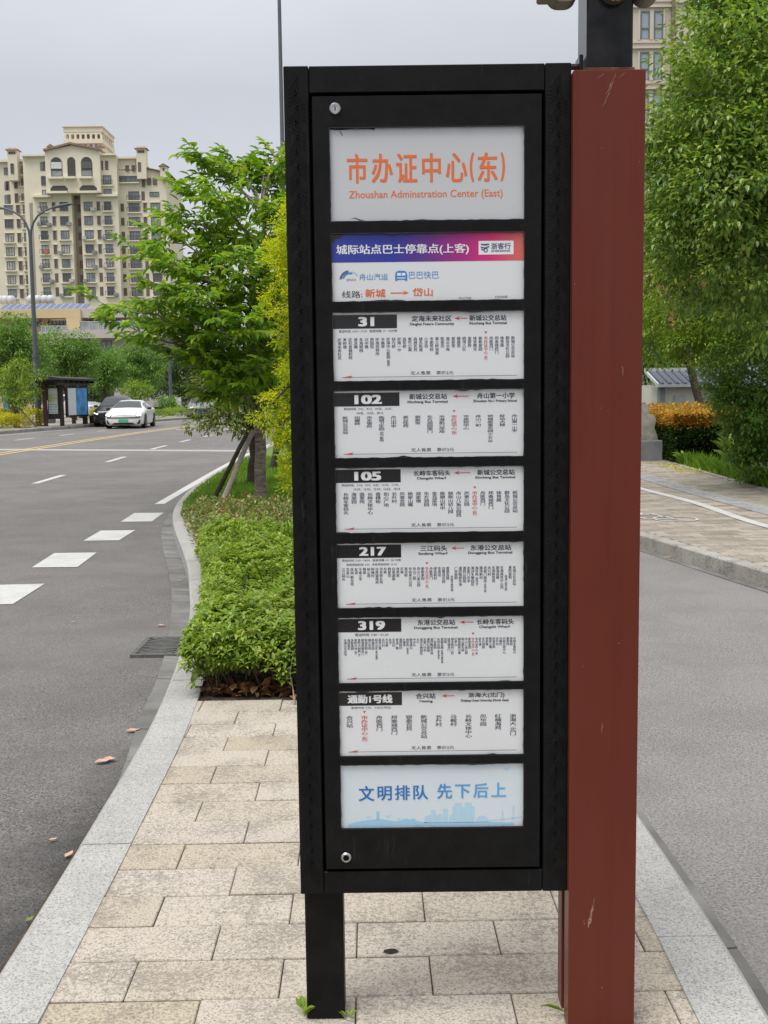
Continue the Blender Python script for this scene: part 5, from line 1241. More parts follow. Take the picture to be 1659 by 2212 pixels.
def car(label, loc, rot, st, paint, W_, wheel_y, wr, wind, rear, sides, lamps, grille, plate, extra=None, lit=True, group='cars on the road'):
    """st: stations (y, half width, sill z, waist z, top z, top half width); front at y=0 facing -y"""
    root = empty('car', (0, 0, 0), label, 'car', group); ys = [s[0] for s in st]
    def at(y):
        return [np.interp(y, ys, [s[k] for s in st]) for k in range(1, 6)]
    n = 46; rings = []
    for i in range(n):
        y = ys[0]+(ys[-1]-ys[0])*(i/(n-1)); w, zs_, zw, zt, wt = at(y)
        half = [(0, zs_), (w*.86, zs_), (w*.97, zs_+.07), (w, zs_+(zw-zs_)*.45), (w*.985, zw-.04), (w*.955, zw+.015), (wt+(w*.95-wt)*.45, zw+(zt-zw)*.55), (wt, zt-.035), (wt*.86, zt), (0, zt+.02)]
        rings.append([(x, y, z) for x, z in half]+[(-x, y, z) for x, z in half[-2:0:-1]])
    mb = MB(); mb.loft(rings); mb.build('body', paint, root, smooth=True)
    def skin(y, v):                                            # point on the upper side at waist fraction v
        w, zs_, zw, zt, wt = at(y); return Vector((w*.955+(wt-w*.955)*v+.008, y, zw+.015+(zt-.035-zw-.015)*v))
    # windscreen and rear window follow the roof line
    def screen(name, y0, y1, k=8):
        m = MB(); A, B = [], []; C0 = []
        for i in range(k+1):
            y = y0+(y1-y0)*i/k; w, zs_, zw, zt, wt = at(y); hw = wt*.93
            A.append((-hw, y, zt+.006)); C0.append((0, y, zt+.030)); B.append((hw, y, zt+.006))
        m.strip(A, C0); m.strip(C0, B); return m.build(name, M['glass_dark'], root, smooth=True)
    screen('windscreen', *wind); screen('rear_window', *rear)
    for sgn in (-1, 1):
        for (ya, yb_, v0, v1) in sides:
            m = MB(); A = []; B = []
            for i in range(7):
                y = ya+(yb_-ya)*i/6; a = skin(y, v0); b = skin(y, v1); A.append((a.x*sgn, a.y, a.z)); B.append((b.x*sgn, b.y, b.z))
            m.strip(A, B); m.build('side_window', M['glass_dark'], root, smooth=True)
        y = wind[0]+.42; w, zs_, zw, zt, wt = at(y); m = MB()
        m.box(sgn*(w*.97), sgn*(w*.97+.20), y, y+.11, zw+.02, zw+.15, .025); m.build('mirror', M['trim_black'], root)
        for yw in wheel_y:
            w = at(yw)[0]; wl = MB(); wl.lathe([(wr*.62, -.10), (wr*.9, -.11), (wr, -.06), (wr, .08), (wr*.92, .115), (wr*.64, .12)], (sgn*(w-.10), yw, wr), 'x', 28)
            wh = wl.build('wheel', M['tyre'], root, smooth=True)
            rm = MB(); cx = sgn*(w-.10)+sgn*.105
            rm.lathe([(wr*.645, -.004), (wr*.645, .012), (wr*.56, .014), (wr*.56, -.02)], (cx, yw, wr), 'x', 24)
            for q in range(5):
                a = q*2*math.pi/5+.3; u = Vector((0, math.cos(a), math.sin(a))); v = Vector((0, -math.sin(a), math.cos(a)))*.045; c = Vector((cx, yw, wr))
                rm.add([c+v, c-v, c+u*wr*.58-v, c+u*wr*.58+v, c+v+Vector((.012*sgn, 0, 0)), c-v+Vector((.012*sgn, 0, 0)), c+u*wr*.58-v+Vector((.012*sgn, 0, 0)), c+u*wr*.58+v+Vector((.012*sgn, 0, 0))], [(4, 5, 6, 7), (0, 1, 5, 4), (2, 3, 7, 6), (1, 2, 6, 5), (3, 0, 4, 7)])
            rm.build('rim', M['rim'], wh)
            ar = MB(); ar.lathe([(wr*.3, .0), (wr*1.14, .0), (wr*1.14, .004), (wr*.3, .004)], (sgn*(w+.004), yw, wr+.01), 'x', 28) if sgn > 0 else ar.lathe([(wr*.3, .0), (wr*1.14, .0), (wr*1.14, -.004), (wr*.3, -.004)], (sgn*(w+.004), yw, wr+.01), 'x', 28)
            # keep only the part of the arch above the sill
            ar.build('wheel_arch', M['trim_black'], root)
    w0 = st[0][1]
    def inside(x, z, y):
        w, zs_, zw, zt, wt = at(y); x = abs(x)
        half = [(0, zs_), (w*.86, zs_), (w*.97, zs_+.07), (w, zs_+(zw-zs_)*.45), (w*.985, zw-.04), (w*.955, zw+.015), (wt+(w*.95-wt)*.45, zw+(zt-zw)*.55), (wt, zt-.035), (wt*.86, zt), (0, zt+.02)]
        c = False
        for (xa, za), (xb, zb) in zip(half, half[1:]+half[:1]):
            if (za > z) != (zb > z) and x < (xb-xa)*(z-za)/(zb-za)+xa: c = not c
        return c
    def front(name, mat, poly, lift=.014):
        (a, b, c, d) = poly; m = MB(); nu, nv = 14, 4; V = []
        for i in range(nv+1):
            for j in range(nu+1):
                u, v = j/nu, i/nv
                x = (a[0]*(1-u)+b[0]*u)*(1-v)+(d[0]*(1-u)+c[0]*u)*v; z = (a[1]*(1-u)+b[1]*u)*(1-v)+(d[1]*(1-u)+c[1]*u)*v
                y = ys[0]
                while y < ys[0]+1.4 and not inside(x*.995, z, y): y += .012
                V.append((x, y-lift, z))
        m.add(V, [(i*(nu+1)+j, i*(nu+1)+j+1, (i+1)*(nu+1)+j+1, (i+1)*(nu+1)+j) for i in range(nv) for j in range(nu)]); return m.build(name, mat, root)
    for poly in lamps:
        for sgn in (-1, 1): front('headlight_surround', M['trim_black'], [((x+(-.035 if q in (0, 3) else .02))*sgn, z+(.022 if q < 2 else -.022)) for q, (x, z) in enumerate(poly)], .016)
        for sgn in (-1, 1): front('headlight', M['lamp_lit'] if lit else M['lamp_off'], [(x*sgn, z) for x, z in poly], .022)
    for nm, poly in grille: front(nm, M['trim_black'], poly)
    front('number_plate', plate[0], [(-.24, plate[1]), (.24, plate[1]), (.24, plate[1]+.14), (-.24, plate[1]+.14)], .03)
    root.location = loc; root.rotation_euler.z = rot; return root
SED = [(0, .70, .24, .60, .68, .62), (.05, .82, .19, .66, .74, .72), (.15, .90, .17, .72, .80, .77), (.5, .94, .17, .78, .88, .80), (.9, .96, .17, .83, .95, .80), (1.25, .97, .17, .87, 1.0, .80), (1.6, .97, .17, .90, 1.15, .70), (2.05, .97, .17, .90, 1.33, .60), (2.6, .97, .17, .91, 1.40, .58),
       (3.3, .97, .17, .92, 1.37, .57), (3.9, .97, .18, .94, 1.22, .60), (4.4, .95, .20, .96, 1.06, .70), (4.75, .88, .24, .95, 1.0, .70), (4.92, .74, .34, .84, .90, .62)]
car('white sedan with bright headlights and a green number plate driving on the road', (-12.85, 55.2, RZ), Rd(3.5), SED, M['car_white'], 1.94, (.95, 3.85), .35, (1.28, 2.12), (3.45, 4.45),
    [(1.75, 2.7, .10, .86), (2.76, 3.75, .10, .84)], [[(.60, .71), (.86, .76), (.88, .65), (.66, .62)]],
    [('grille', [(-.80, .575), (.80, .575), (.82, .52), (-.82, .52)]), ('lower_intake', [(-.60, .21), (.60, .21), (.44, .31), (-.44, .31)]), ('side_intake', [(.66, .22), (.80, .25), (.84, .44), (.76, .42)]), ('side_intake', [(-.66, .22), (-.80, .25), (-.84, .44), (-.76, .42)])], (M['plate_green'], .335))
SUV = [(0, .64, .28, .62, .72, .60), (.08, .80, .24, .74, .84, .70), (.25, .89, .22, .82, .92, .76), (.7, .92, .22, .90, 1.00, .78), (1.1, .92, .22, .96, 1.06, .77), (1.5, .92, .22, 1.0, 1.28, .68), (1.95, .92, .22, 1.02, 1.52, .58), (2.6, .92, .22, 1.03, 1.62, .56), (3.6, .92, .22, 1.05, 1.58, .56), (4.1, .91, .24, 1.08, 1.45, .58), (4.5, .84, .30, 1.05, 1.15, .66)]
car('black crossover car driving just behind the white sedan', (-14.35, 58.6, RZ), Rd(4), SUV, M['car_black'], 1.84, (.9, 3.6), .36, (1.15, 2.0), (3.7, 4.4),
    [(1.6, 2.5, .10, .84), (2.56, 3.5, .10, .82)], [[(.58, .70), (.84, .78), (.84, .72), (.62, .66)]],
    [('grille', [(-.5, .50), (.5, .50), (.62, .70), (-.62, .70)]), ('lower_intake', [(-.6, .28), (.6, .28), (.55, .38), (-.55, .38)])], (M['plate_blue'], .40))
car('dark grey car driving far off behind the branches of the loose tree', (-12.1, 74, RZ), Rd(6), SUV, M['car_grey'], 1.84, (.9, 3.6), .36, (1.15, 2.0), (3.7, 4.4),
    [(1.6, 2.5, .10, .84), (2.56, 3.5, .10, .82)], [[(.58, .70), (.84, .78), (.84, .72), (.62, .66)]],
    [('grille', [(-.5, .50), (.5, .50), (.62, .70), (-.62, .70)]), ('lower_intake', [(-.6, .28), (.6, .28), (.55, .38), (-.55, .38)])], (M['plate_blue'], .40), lit=False)
car('white roofed parked car behind the shelter bench, seen from its side', (-18.9, 75, 0), Rd(60), SUV, M['car_silver'], 1.84, (.9, 3.6), .36, (1.15, 2.0), (3.7, 4.4),
    [(1.6, 2.5, .10, .84), (2.56, 3.5, .10, .82)], [[(.58, .70), (.84, .78), (.84, .72), (.62, .66)]],
    [('grille', [(-.5, .50), (.5, .50), (.62, .70), (-.62, .70)])], (M['plate_blue'], .40), lit=False, group='parked cars')

# ================================================================== BUILDINGS
M['cream'] = simple('cream_render', (.72, .655, .525, 1), .85, var=.06, scale=.25); M['cream_trim'] = simple('cream_trim', (.75, .69, .56, 1), .85, var=.05, scale=.4)
M['shaft'] = simple('dark_shaft_tone', (.33, .30, .245, 1), .9, var=.1, scale=.3); M['rooftile'] = simple('clay_tile', (.27, .175, .125, 1), .8, var=.25, scale=1)
M['win'] = simple('window_glass', (.19, .21, .25, 1), .12, var=.5, scale=.35); M['curtain'] = simple('curtain_behind_glass', (.40, .39, .37, 1), .3, var=.35, scale=.9); M['win_dark'] = Mat('dark_window_glass', (.09, .10, .115, 1), .1).m; M['win_pale'] = simple('curtained_glass', (.26, .28, .30, 1), .2, var=.35, scale=.8)
M['win_frame'] = simple('window_frame_dark', (.15, .145, .14, 1), .5); M['louvre'] = simple('brown_louvre', (.15, .105, .09, 1), .7); M['rail'] = simple('balcony_rail', (.10, .10, .105, 1), .5)
M['alu_'] = simple('ac_casing', (.5, .5, .48, 1), .6); M['void'] = simple('dark_opening', (.08, .075, .07, 1), .9)
BD = 236.
def bz(cy): return 61.56-.02516*cy
def bx(cx): return P(.2559*(cx+.0)-0, 500, BD).x-.0*cx
BLD = empty('apartment_building', (bx(600), BD, 0), 'tall cream apartment block with a gabled centre and an arcaded roof tower', 'building')
def cx2(cx, cy): return P(.2559*cx, 242.6+.2559*cy, BD)
def X_(cx, cy=1000): return cx2(cx, cy).x
def Z_(cy, cx=600): return cx2(cx, cy).z
mb = MB()
xL, x1, x2, x3, x4, xR = X_(-260), X_(300), X_(600), X_(700), X_(1005), X_(1400)
mb.box(xL, x1-2.0, BD+3, BD+20, 0, Z_(385)); mb.box(x1-2.0, X_(615), BD, BD+20, 0, Z_(365)); mb.box(X_(690), x4, BD, BD+20, 0, Z_(365)); mb.box(X_(615), X_(690), BD+2.5, BD+20, 0, Z_(620)); mb.box(x4, xR, BD+2.2, BD+20, 0, Z_(470))
mb.build('wall', M['cream'], BLD)
mb = MB(); mb.box(X_(617), X_(688), BD+2.3, BD+2.49, 0, Z_(640)); mb.box(X_(298)-1.0, X_(306)-.5, BD-.02, BD+.3, 0, Z_(760)); mb.build('shaft_wall', M['shaft'], BLD)  # darker wall tone down the central recess and in a strip at left
mb = MB(); mb.box(x4-.05, X_(1145), BD+2.0, BD+18, Z_(470)+.02, Z_(368)); mb.build('wall', M['cream'], BLD)
# central gabled block
mb = MB(); gz = Z_(700)
def gable(xa, xb, zl, zp, y0, y1, zb, mat, name):
    m = MB(); m.prism([(xa, zb), (xb, zb), (xb, zl), ((xa+xb)/2, zp), (xa, zl)], y0, y1); return m.build(name, mat, BLD)
gable(X_(392, 350), X_(852, 350), Z_(335), Z_(288), BD-1.2, BD+14, Z_(690), M['cream'], 'gable_wall')
mb = MB(); xa, xm, xb = X_(385, 330), X_(612, 290), X_(862, 330)
for (p, q) in (((xa, Z_(338)), (xm, Z_(284))), ((xm, Z_(284)), (xb, Z_(338)))):
    mb.prism([p, q, (q[0], q[1]+.4), (p[0], p[1]+.4)], BD-1.8, BD+14)
mb.build('roof', M['rooftile'], BLD)
def arch_poly(xa, xb, z0, z1, n=10):
    r = (xb-xa)/2; c = (xa+xb)/2; return [(xa, z0), (xb, z0)]+[(c+r*math.cos(math.pi*k/n), z1-r+r*math.sin(math.pi*k/n)) for k in range(n+1)]
for a, b_ in ((443, 540), (583, 650), (698, 792)):
    mb = MB(); mb.prism(arch_poly(X_(a, 470), X_(b_, 470), Z_(552), Z_(388)), BD-1.26, BD-1.205); ow = mb.build('arched_opening', M['void'], BLD)
    if a != 583:
        mb = MB(); mb.box(X_(a+6, 470), X_(b_-6, 470), BD-1.32, BD-1.27, Z_(545), Z_(505)); mb.build('pane', M['win_pale'], ow)
        mb = MB(); mb.box(X_(a+4, 470), X_(b_-4, 470), BD-1.33, BD-1.27, Z_(485), Z_(430)); mb.build('screen', simple('white_board', (.62, .62, .64, 1), .7) if a == 443 else M['rail'], ow)
for a, b_ in ((440, 585), (685, 830)):
    mb = MB(); mb.prism(arch_poly(X_(a, 640), X_(b_, 640), Z_(680), Z_(622), 8)[:2]+[(X_(b_, 640), Z_(650)), (X_(b_-25, 640), Z_(628)), (X_(a+25, 640), Z_(628)), (X_(a, 640), Z_(650))], BD-1.28, BD-1.205); mb.build('arched_opening', M['void'], BLD)
mb = MB()                                                     # cornices and sill bands
for a, b_, cy, yy in ((280, 440, 705, BD), (820, 1000, 705, BD), (415, 590, 682, BD-1.2), (672, 845, 682, BD-1.2), (430, 560, 560, BD-1.2), (570, 665, 560, BD-1.2), (690, 800, 560, BD-1.2)):
    mb.box(X_(a, 700), X_(b_, 700), yy-.9, yy-.005, Z_(cy+14), Z_(cy-4))
mb.box(xL, x1-2, BD+2.2, BD+2.995, Z_(392), Z_(372)); mb.box(x4, X_(1140, 380), BD+1.2, BD+1.995, Z_(385), Z_(368)); mb.box(X_(862, 360), x4, BD-.8, BD-.005, Z_(372), Z_(358)); mb.box(x1-2, X_(392, 360), BD-.8, BD-.005, Z_(372), Z_(358))
mb.build('cornice', M['cream_trim'], BLD)
mb = MB(); mb.box(xL, x1-2.3, BD+2.4, BD+20, Z_(385)+.01, Z_(372)); mb.box(x4+.3, X_(1142, 380), BD+2.3, BD+19, Z_(368)+.01, Z_(358)); mb.build('roof', M['rooftile'], BLD)
# roof tower with arcade
tx0, tx1, td0, td1 = X_(515, 180), X_(825, 180), BD+3, BD+13
mb = MB(); mb.box(tx0, tx1, td0, td1, Z_(365), Z_(238)); mb.box(tx0-.3, tx1+.3, td0-.3, td1+.3, Z_(238), Z_(200)); mb.build('tower_wall', M['cream'], BLD)
mb = MB(); n = 7; wq = (tx1-tx0)/n
for yq in (td0-.2, td1-.3):
    for k in range(n+1): x = tx0+wq*k; mb.box(x-.22, x+.22, yq, yq+.5, Z_(200)+.01, Z_(160))
    for k in range(n):
        c = tx0+wq*(k+.5); r = wq/2-.2; z0 = Z_(172); z1 = Z_(140); m2 = [(c-wq/2+.001, z1), (c+wq/2-.001, z1), (c+wq/2-.001, z0)]+[(c+r*math.cos(math.pi*q/8), z0+r*math.sin(math.pi*q/8)) for q in range(9)]+[(c-wq/2+.001, z0)]
        mb.prism(m2, yq+.02, yq+.48)
for yq in np.linspace(td0+1.6, td1-1.6, 5):
    for xq in (tx0+.05, tx1-.05): mb.box(xq-.22, xq+.22, yq, yq+.5, Z_(200)+.01, Z_(141))
mb.build('arcade', M['cream_trim'], BLD)
mb = MB(); mb.box(tx0-.25, tx1+.25, td0-.25, td1+.25, Z_(140)+.01, Z_(98)); mb.box(tx0-.5, tx1+.5, td0-.5, td1+.5, Z_(98)+.01, Z_(92)); mb.build('tower_top', M['cream'], BLD)
for c in (553, 592, 647, 690, 738, 782):
    mb = MB(); mb.box(X_(c-12, 270), X_(c+12, 270), td0-.06, td0-.005, Z_(302), Z_(246)); mb.build('window', M['win'], BLD)
def chimney(c, w, y0, ytop, cap=True, D=BD):
    xa, xb = X_(c-w/2, ytop), X_(c+w/2, ytop); mb = MB(); mb.box(xa, xb, D+1, D+1+(xb-xa), Z_(y0), Z_(ytop)); ch = mb.build('chimney', M['cream'], BLD)
    mb = MB()
    if cap: mb.loft([[(xa-.4, D+.6, Z_(ytop)+.01), (xb+.4, D+.6, Z_(ytop)+.01), (xb+.4, D+1.4+(xb-xa), Z_(ytop)+.01), (xa-.4, D+1.4+(xb-xa), Z_(ytop)+.01)], [(xa+.2, D+1.4, Z_(ytop-22)), (xb-.2, D+1.4, Z_(ytop-22)), (xb-.2, D+.8+(xb-xa), Z_(ytop-22)), (xa+.2, D+.8+(xb-xa), Z_(ytop-22))]])
    else: mb.prism([(xa-.3, Z_(ytop)+.01), (xb+.3, Z_(ytop)+.01), ((xa+xb)/2, Z_(ytop-26))], D+.7, D+1.3+(xb-xa))
    mb.build('cap', M['rooftile'], ch)
    mb = MB()
    for k in range(3 if cap else 1):
        cc = xa+(xb-xa)*((k+1)/4 if cap else .5); mb.box(cc-.2, cc+.2, D+.94, D+.995, Z_(ytop+36), Z_(ytop+14))
    mb.build('vent', M['void'], ch)
chimney(86, 82, 560, 302); chimney(1180, 80, 560, 305); chimney(415, 46, 345, 282, False); chimney(838, 40, 345, 290, False); chimney(1372, 60, 560, 458, False)
mb = MB(); mb.prism([(X_(1225, 470), Z_(560)), (xR+.4, Z_(560)), (xR+.4, Z_(515)), (X_(1225, 470), Z_(468))], BD+2.1, BD+18); mb.build('gable_wall', M['cream'], BLD)
mb = MB(); mb.prism([(X_(1222, 470), Z_(466)), (xR+.9, Z_(516)), (xR+.9, Z_(508)), (X_(1222, 470), Z_(458))], BD+1.4, BD+19); mb.build('roof', M['rooftile'], BLD)
# windows: (column, width, facade depth, kind)
rowsY = [795, 915, 1035, 1155, 1275, 1395, 1513]
colsW = [(40, 72, BD+3, 'w'), (122, 30, BD+3, 'l'), (212, 95, BD+3, 'b'), (375, 58, BD, 'b'), (462, 28, BD, 'l'), (548, 70, BD, 'w'), (651, 27, BD+2.29, 'd'), (752, 72, BD, 'w'), (839, 28, BD, 'l'), (917, 60, BD, 'b'), (1020, 28, BD+2.19, 'd'), (1120, 92, BD+2.2, 'b'), (1213, 28, BD+2.2, 'l'), (1300, 80, BD+2.2, 'w')]
extra = [(375, 54, 575, 80, BD, 'w'), (385, 58, 675, 45, BD, 'w'), (352, 28, 452, 78, BD, 'a'), (398, 20, 452, 78, BD, 'a'), (880, 24, 452, 78, BD, 'a'), (922, 26, 452, 78, BD, 'a'), (905, 70, 575, 80, BD, 'b'), (910, 68, 675, 45, BD, 'w'),
         (1075, 32, 462, 50, BD+1.99, 'a'), (1128, 30, 462, 50, BD+1.99, 'a'), (1065, 160, 553, 52, BD+2.0, 'b'), (1110, 92, 695, 75, BD+2.2, 'b'), (1188, 26, 460, 80, BD+1.0, 'l'), (1193, 28, 580, 82, BD+2.1, 'l'), (1200, 28, 697, 75, BD+2.2, 'l'),
         (1256, 34, 575, 60, BD+2.09, 'a'), (1304, 34, 575, 60, BD+2.09, 'a'), (1285, 80, 684, 40, BD+2.2, 'w'), (90, 28, 460, 85, BD+1.0, 'l'), (94, 28, 575, 80, BD+3, 'l'), (190, 95, 460, 70, BD+3, 'b'), (205, 130, 560, 65, BD+3, 'b'), (18, 50, 465, 60, BD+3, 'w'), (10, 28, 590, 80, BD+3, 'a'), (45, 24, 590, 80, BD+3, 'a'),
         (10, 28, 705, 80, BD+3, 'a'), (50, 26, 705, 80, BD+3, 'a'), (100, 30, 697, 80, BD+3, 'l'), (190, 95, 690, 60, BD+3, 'b'), (632, 28, 690, 60, BD+2.29, 'd')]
wl_ = []
for cy in rowsY:
    for c, w, d, k in colsW:
        cc = c+(cy-1000)*.006*0; wl_.append((c, w, cy, 75 if k != 'd' else 66, d, k))
wl_ += extra
def window(c, w, cy, h, d, k, mb_set=None):
    xa, xb = X_(c-w/2), X_(c+w/2)
    if cy < 780: xa, xb = X_(c-w/2, cy), X_(c+w/2, cy)
    za, zb = Z_(cy+h/2), Z_(cy-h/2); glass = M['louvre'] if k == 'l' else rnd.choice((M['win'], M['win'], M['win_pale'], M['curtain'], M['win_dark']))
    if k == 'd': glass = M['void']
    m = MB(); fw = .13
    if k == 'a':
        m.prism(arch_poly(xa, xb, za, zb, 6), d-.06, d-.004, m=0); g_ = m.build('window', M['win'], BLD); return
    m.box(xa, xb, d-.05, d-.004, za, zb, m=0)
    m.box(xa, xa+fw, d-.14, d-.051, za, zb, m=1); m.box(xb-fw, xb, d-.14, d-.051, za, zb, m=1); m.box(xa+fw, xb-fw, d-.14, d-.051, zb-fw, zb, m=1); m.box(xa+fw, xb-fw, d-.14, d-.051, za, za+fw, m=1)
    if k in 'wb':
        nb = 3 if w > 65 else 2
        for q in range(1, nb): x = xa+(xb-xa)*q/nb; m.box(x-.05, x+.05, d-.12, d-.051, za+fw, zb-fw, m=1)
    if k == 'b' or (k == 'w' and cy > 1000):
        m.box(xa-.35, xb+.35, d-.55, d-.005, za-.32, za-.1, m=3)
    if k in 'wbl' and cy > 750: m.box(xa-.12, xb+.12, d-.2, d-.005, zb+.02, zb+.16, m=3)
    if k == 'b':
        for q in range(6): x = xa-.28+(xb-xa+.56)*q/5; m.box(x-.04, x+.04, d-.52, d-.45, za-.1, za+.8, m=2)
        m.box(xa-.35, xb+.35, d-.53, d-.44, za+.8, za+.9, m=2)
    m.build('window', [glass, M['win_frame'], M['rail'], M['cream_trim']], BLD)
def merged(lst):
    root_objs = []
    for a in lst: pass
    return None
vis = sorted(wl_, key=lambda a: (a[1]*a[3] if a[5] != 'd' else 0), reverse=True)
for a in vis[:94]: window(*a)
rest = MB()
for c, w, cy, h, d, k in vis[94:]:
    rest.box(X_(c-w/2), X_(c+w/2), d-.06, d-.004, Z_(cy+h/2), Z_(cy-h/2))
for k in range(18):
    c = (340, 420, 505, 590, 710, 795, 880, 965)[(k*5) % 8]; cy = rowsY[(k*3+k//7) % 7]+30+rnd.uniform(-3, 3); c += rnd.uniform(-3, 3)
    mb = MB(); x = X_(c); mb.box(x-.42, x+.42, BD-.75, BD-.01, Z_(cy+12), Z_(cy-14)); mb.build('air_conditioner', M['win_pale'] if k % 3 else M['alu_'], BLD)
tag(rest.build('small_windows', M['louvre'], BLD), kind='stuff')
mb = MB(); mb.box(X_(380, 1175), X_(410, 1175), BD-.7, BD-.62, Z_(1195), Z_(1160)); lw = mb.build('laundry', simple('red_laundry', (.55, .13, .11, 1), .8), BLD)

# podium building in front of it
PD = 140.
M['pink_wall'] = simple('pale_pinkish_render', (.52, .47, .44, 1), .85, var=.06, scale=.3); M['yel_wall'] = simple('pale_yellow_render', (.60, .47, .28, 1), .85, var=.06, scale=.3)
M['solar'] = Mat('solar_cell', (.075, .11, .22, 1), .2).m; M['alu'] = simple('aluminium', (.55, .56, .57, 1), .4, .6)
def px(x, y=690): return P(x, y, PD).x
def pz(y, x=170): return P(x, y, PD).z
POD = empty('podium_building', (px(170), PD, 0), 'low three storey podium building with a pale yellow corner and terraces', 'building')
mb = MB(); mb.box(px(-160), px(86), PD+1.5, PD+18, 0, pz(668)); mb.box(px(86), px(143), PD+3.5, PD+18, 0, pz(668)); mb.box(px(-160), px(174), PD, PD+1.495, pz(686), pz(667)); mb.box(px(143), px(174), PD+.005, PD+18, pz(720), pz(686)-.005); mb.build('wall', M['yel_wall'], POD)
mb = MB(); mb.box(px(174), px(420), PD+3, PD+18, 0, pz(668)); mb.box(px(141), px(420), PD-2.5, PD-.01, pz(733), pz(715)); mb.box(px(174), px(420), PD+.4, PD+2.995, pz(686), pz(667)); mb.box(px(90), px(141), PD-1.5, PD+1, pz(745), pz(717)); mb.box(px(143), px(160), PD-.6, PD+2.9, 0, pz(733)-.01); mb.box(px(243), px(420), PD-.6, PD+2.9, 0, pz(733)-.01); mb.build('wall', M['pink_wall'], POD)
def pod_window(x0, x1, y0, y1, d, n):
    m = MB(); m.box(px(x0), px(x1), d-.08, d-.005, pz(y1), pz(y0), m=0)
    for k in range(n+1): x = px(x0)+(px(x1)-px(x0))*k/n; m.box(x-.06, x+.06, d-.16, d-.081, pz(y1), pz(y0), m=1)
    m.box(px(x0), px(x1), d-.15, d-.082, pz((y0+y1)/2)-.05, pz((y0+y1)/2)+.05, m=1)
    m.build('window', [rnd.choice((M['win'], M['win_pale'])), M['win_frame']], POD)
pod_window(88, 143, 688, 706, PD+3.5, 7); pod_window(180, 258, 688, 712, PD+3, 6); pod_window(161, 242, 737, 775, PD+2.2, 7); pod_window(30, 80, 688, 702, PD+1.5, 6); pod_window(300, 350, 688, 710, PD+3, 5)
mb = MB(); mb.box(px(161), px(242), PD+2.21, PD+2.9, 0, pz(733)-.02); mb.build('wall', M['win_frame'], POD)
def pod_rail(x0, x1, y0, y1, d, n):
    m = MB(); m.box(px(x0), px(x1), d, d+.06, pz(y0)-.08, pz(y0)); m.box(px(x0), px(x1), d+.01, d+.04, pz(y1), pz(y0)-.081, m=1)
    for k in range(n+1): x = px(x0)+(px(x1)-px(x0))*k/n; m.box(x-.04, x+.04, d-.05, d-.001, pz(y1), pz(y0))
    m.build('balcony_rail', [M['alu'], M['win_pale']], POD)
pod_rail(90, 143, 703, 716, PD-.2, 6); pod_rail(179, 300, 696, 715, PD-1.5, 6)
mb = MB(); mb.box(px(92), px(140), PD-.1, PD-.02, pz(745), pz(720)); mb.build('terrace_wall', M['pink_wall'], POD)
sp = None
for k in range(13):
    xa, xb = px(-8+k*14.6), px(-8+k*14.6+13.8); z0, z1 = pz(666), pz(652)
    if sp is None:
        sp = empty('solar_panel', (xa, PD+1, z0), 'dark blue solar panel in the tilted row along the podium roof', 'solar panel', 'solar panels on the podium roof')
        m = MB(); w = xb-xa
        m.add([(xa, PD+1, z0+.03), (xb, PD+1, z0+.03), (xb+.3, PD+2.6, z1), (xa+.3, PD+2.6, z1), (xa, PD+1, z0-.05), (xb, PD+1, z0-.05), (xb+.3, PD+2.6, z1-.08), (xa+.3, PD+2.6, z1-.08)], [(0, 1, 2, 3), (7, 6, 5, 4), (0, 4, 5, 1), (1, 5, 6, 2), (2, 6, 7, 3), (3, 7, 4, 0)]); m.build('cells', M['solar'], sp)
        m = MB(); m.strip([(xa-.03, PD+.98, z0+.05), (xa+.27, PD+2.62, z1+.03)], [(xa+.06, PD+.98, z0+.05), (xa+.36, PD+2.62, z1+.03)]); m.strip([(xa, PD+.985, z0-.06), (xb, PD+.985, z0-.06)], [(xa, PD+.985, z0+.06), (xb, PD+.985, z0+.06)]); m.tube([(xa+.35, PD+2.5, z1-.05), (xa+.35, PD+2.5, z0-.05)], .05, 5); m.build('frame', M['alu'], sp, recalc=False)
        sx0 = xa
    else:
        c = copy_tree(sp); c.location.x = sp.location.x+(xa-sx0)
tk = None
for k, x in enumerate((2, 12, 24, 67, 82, 97, 110)):
    q = P(x, 648, PD+4)
    if tk is None:
        tk = empty('water_tank', (q.x, PD+4, pz(668)), 'white rounded water heater tank behind the solar panels', 'water tank', 'water tanks on the podium roof')
        m = MB(); m.lathe([(.0001, -.55), (.3, -.52), (.5, -.3), (.55, 0), (.5, .3), (.3, .52), (.0001, .55)], (q.x, PD+4, q.z), 'z', 16); m.build('tank', simple('tank_white', (.55, .56, .58, 1), .4), tk, smooth=True)
        m = MB()
        for s in (-.35, .35): m.box(q.x+s-.05, q.x+s+.05, PD+3.95, PD+4.05, pz(668), q.z-.4)
        m.build('stand', M['alu'], tk); tq = q.x
    else: c = copy_tree(tk); c.location.x = tk.location.x+(q.x-tq)

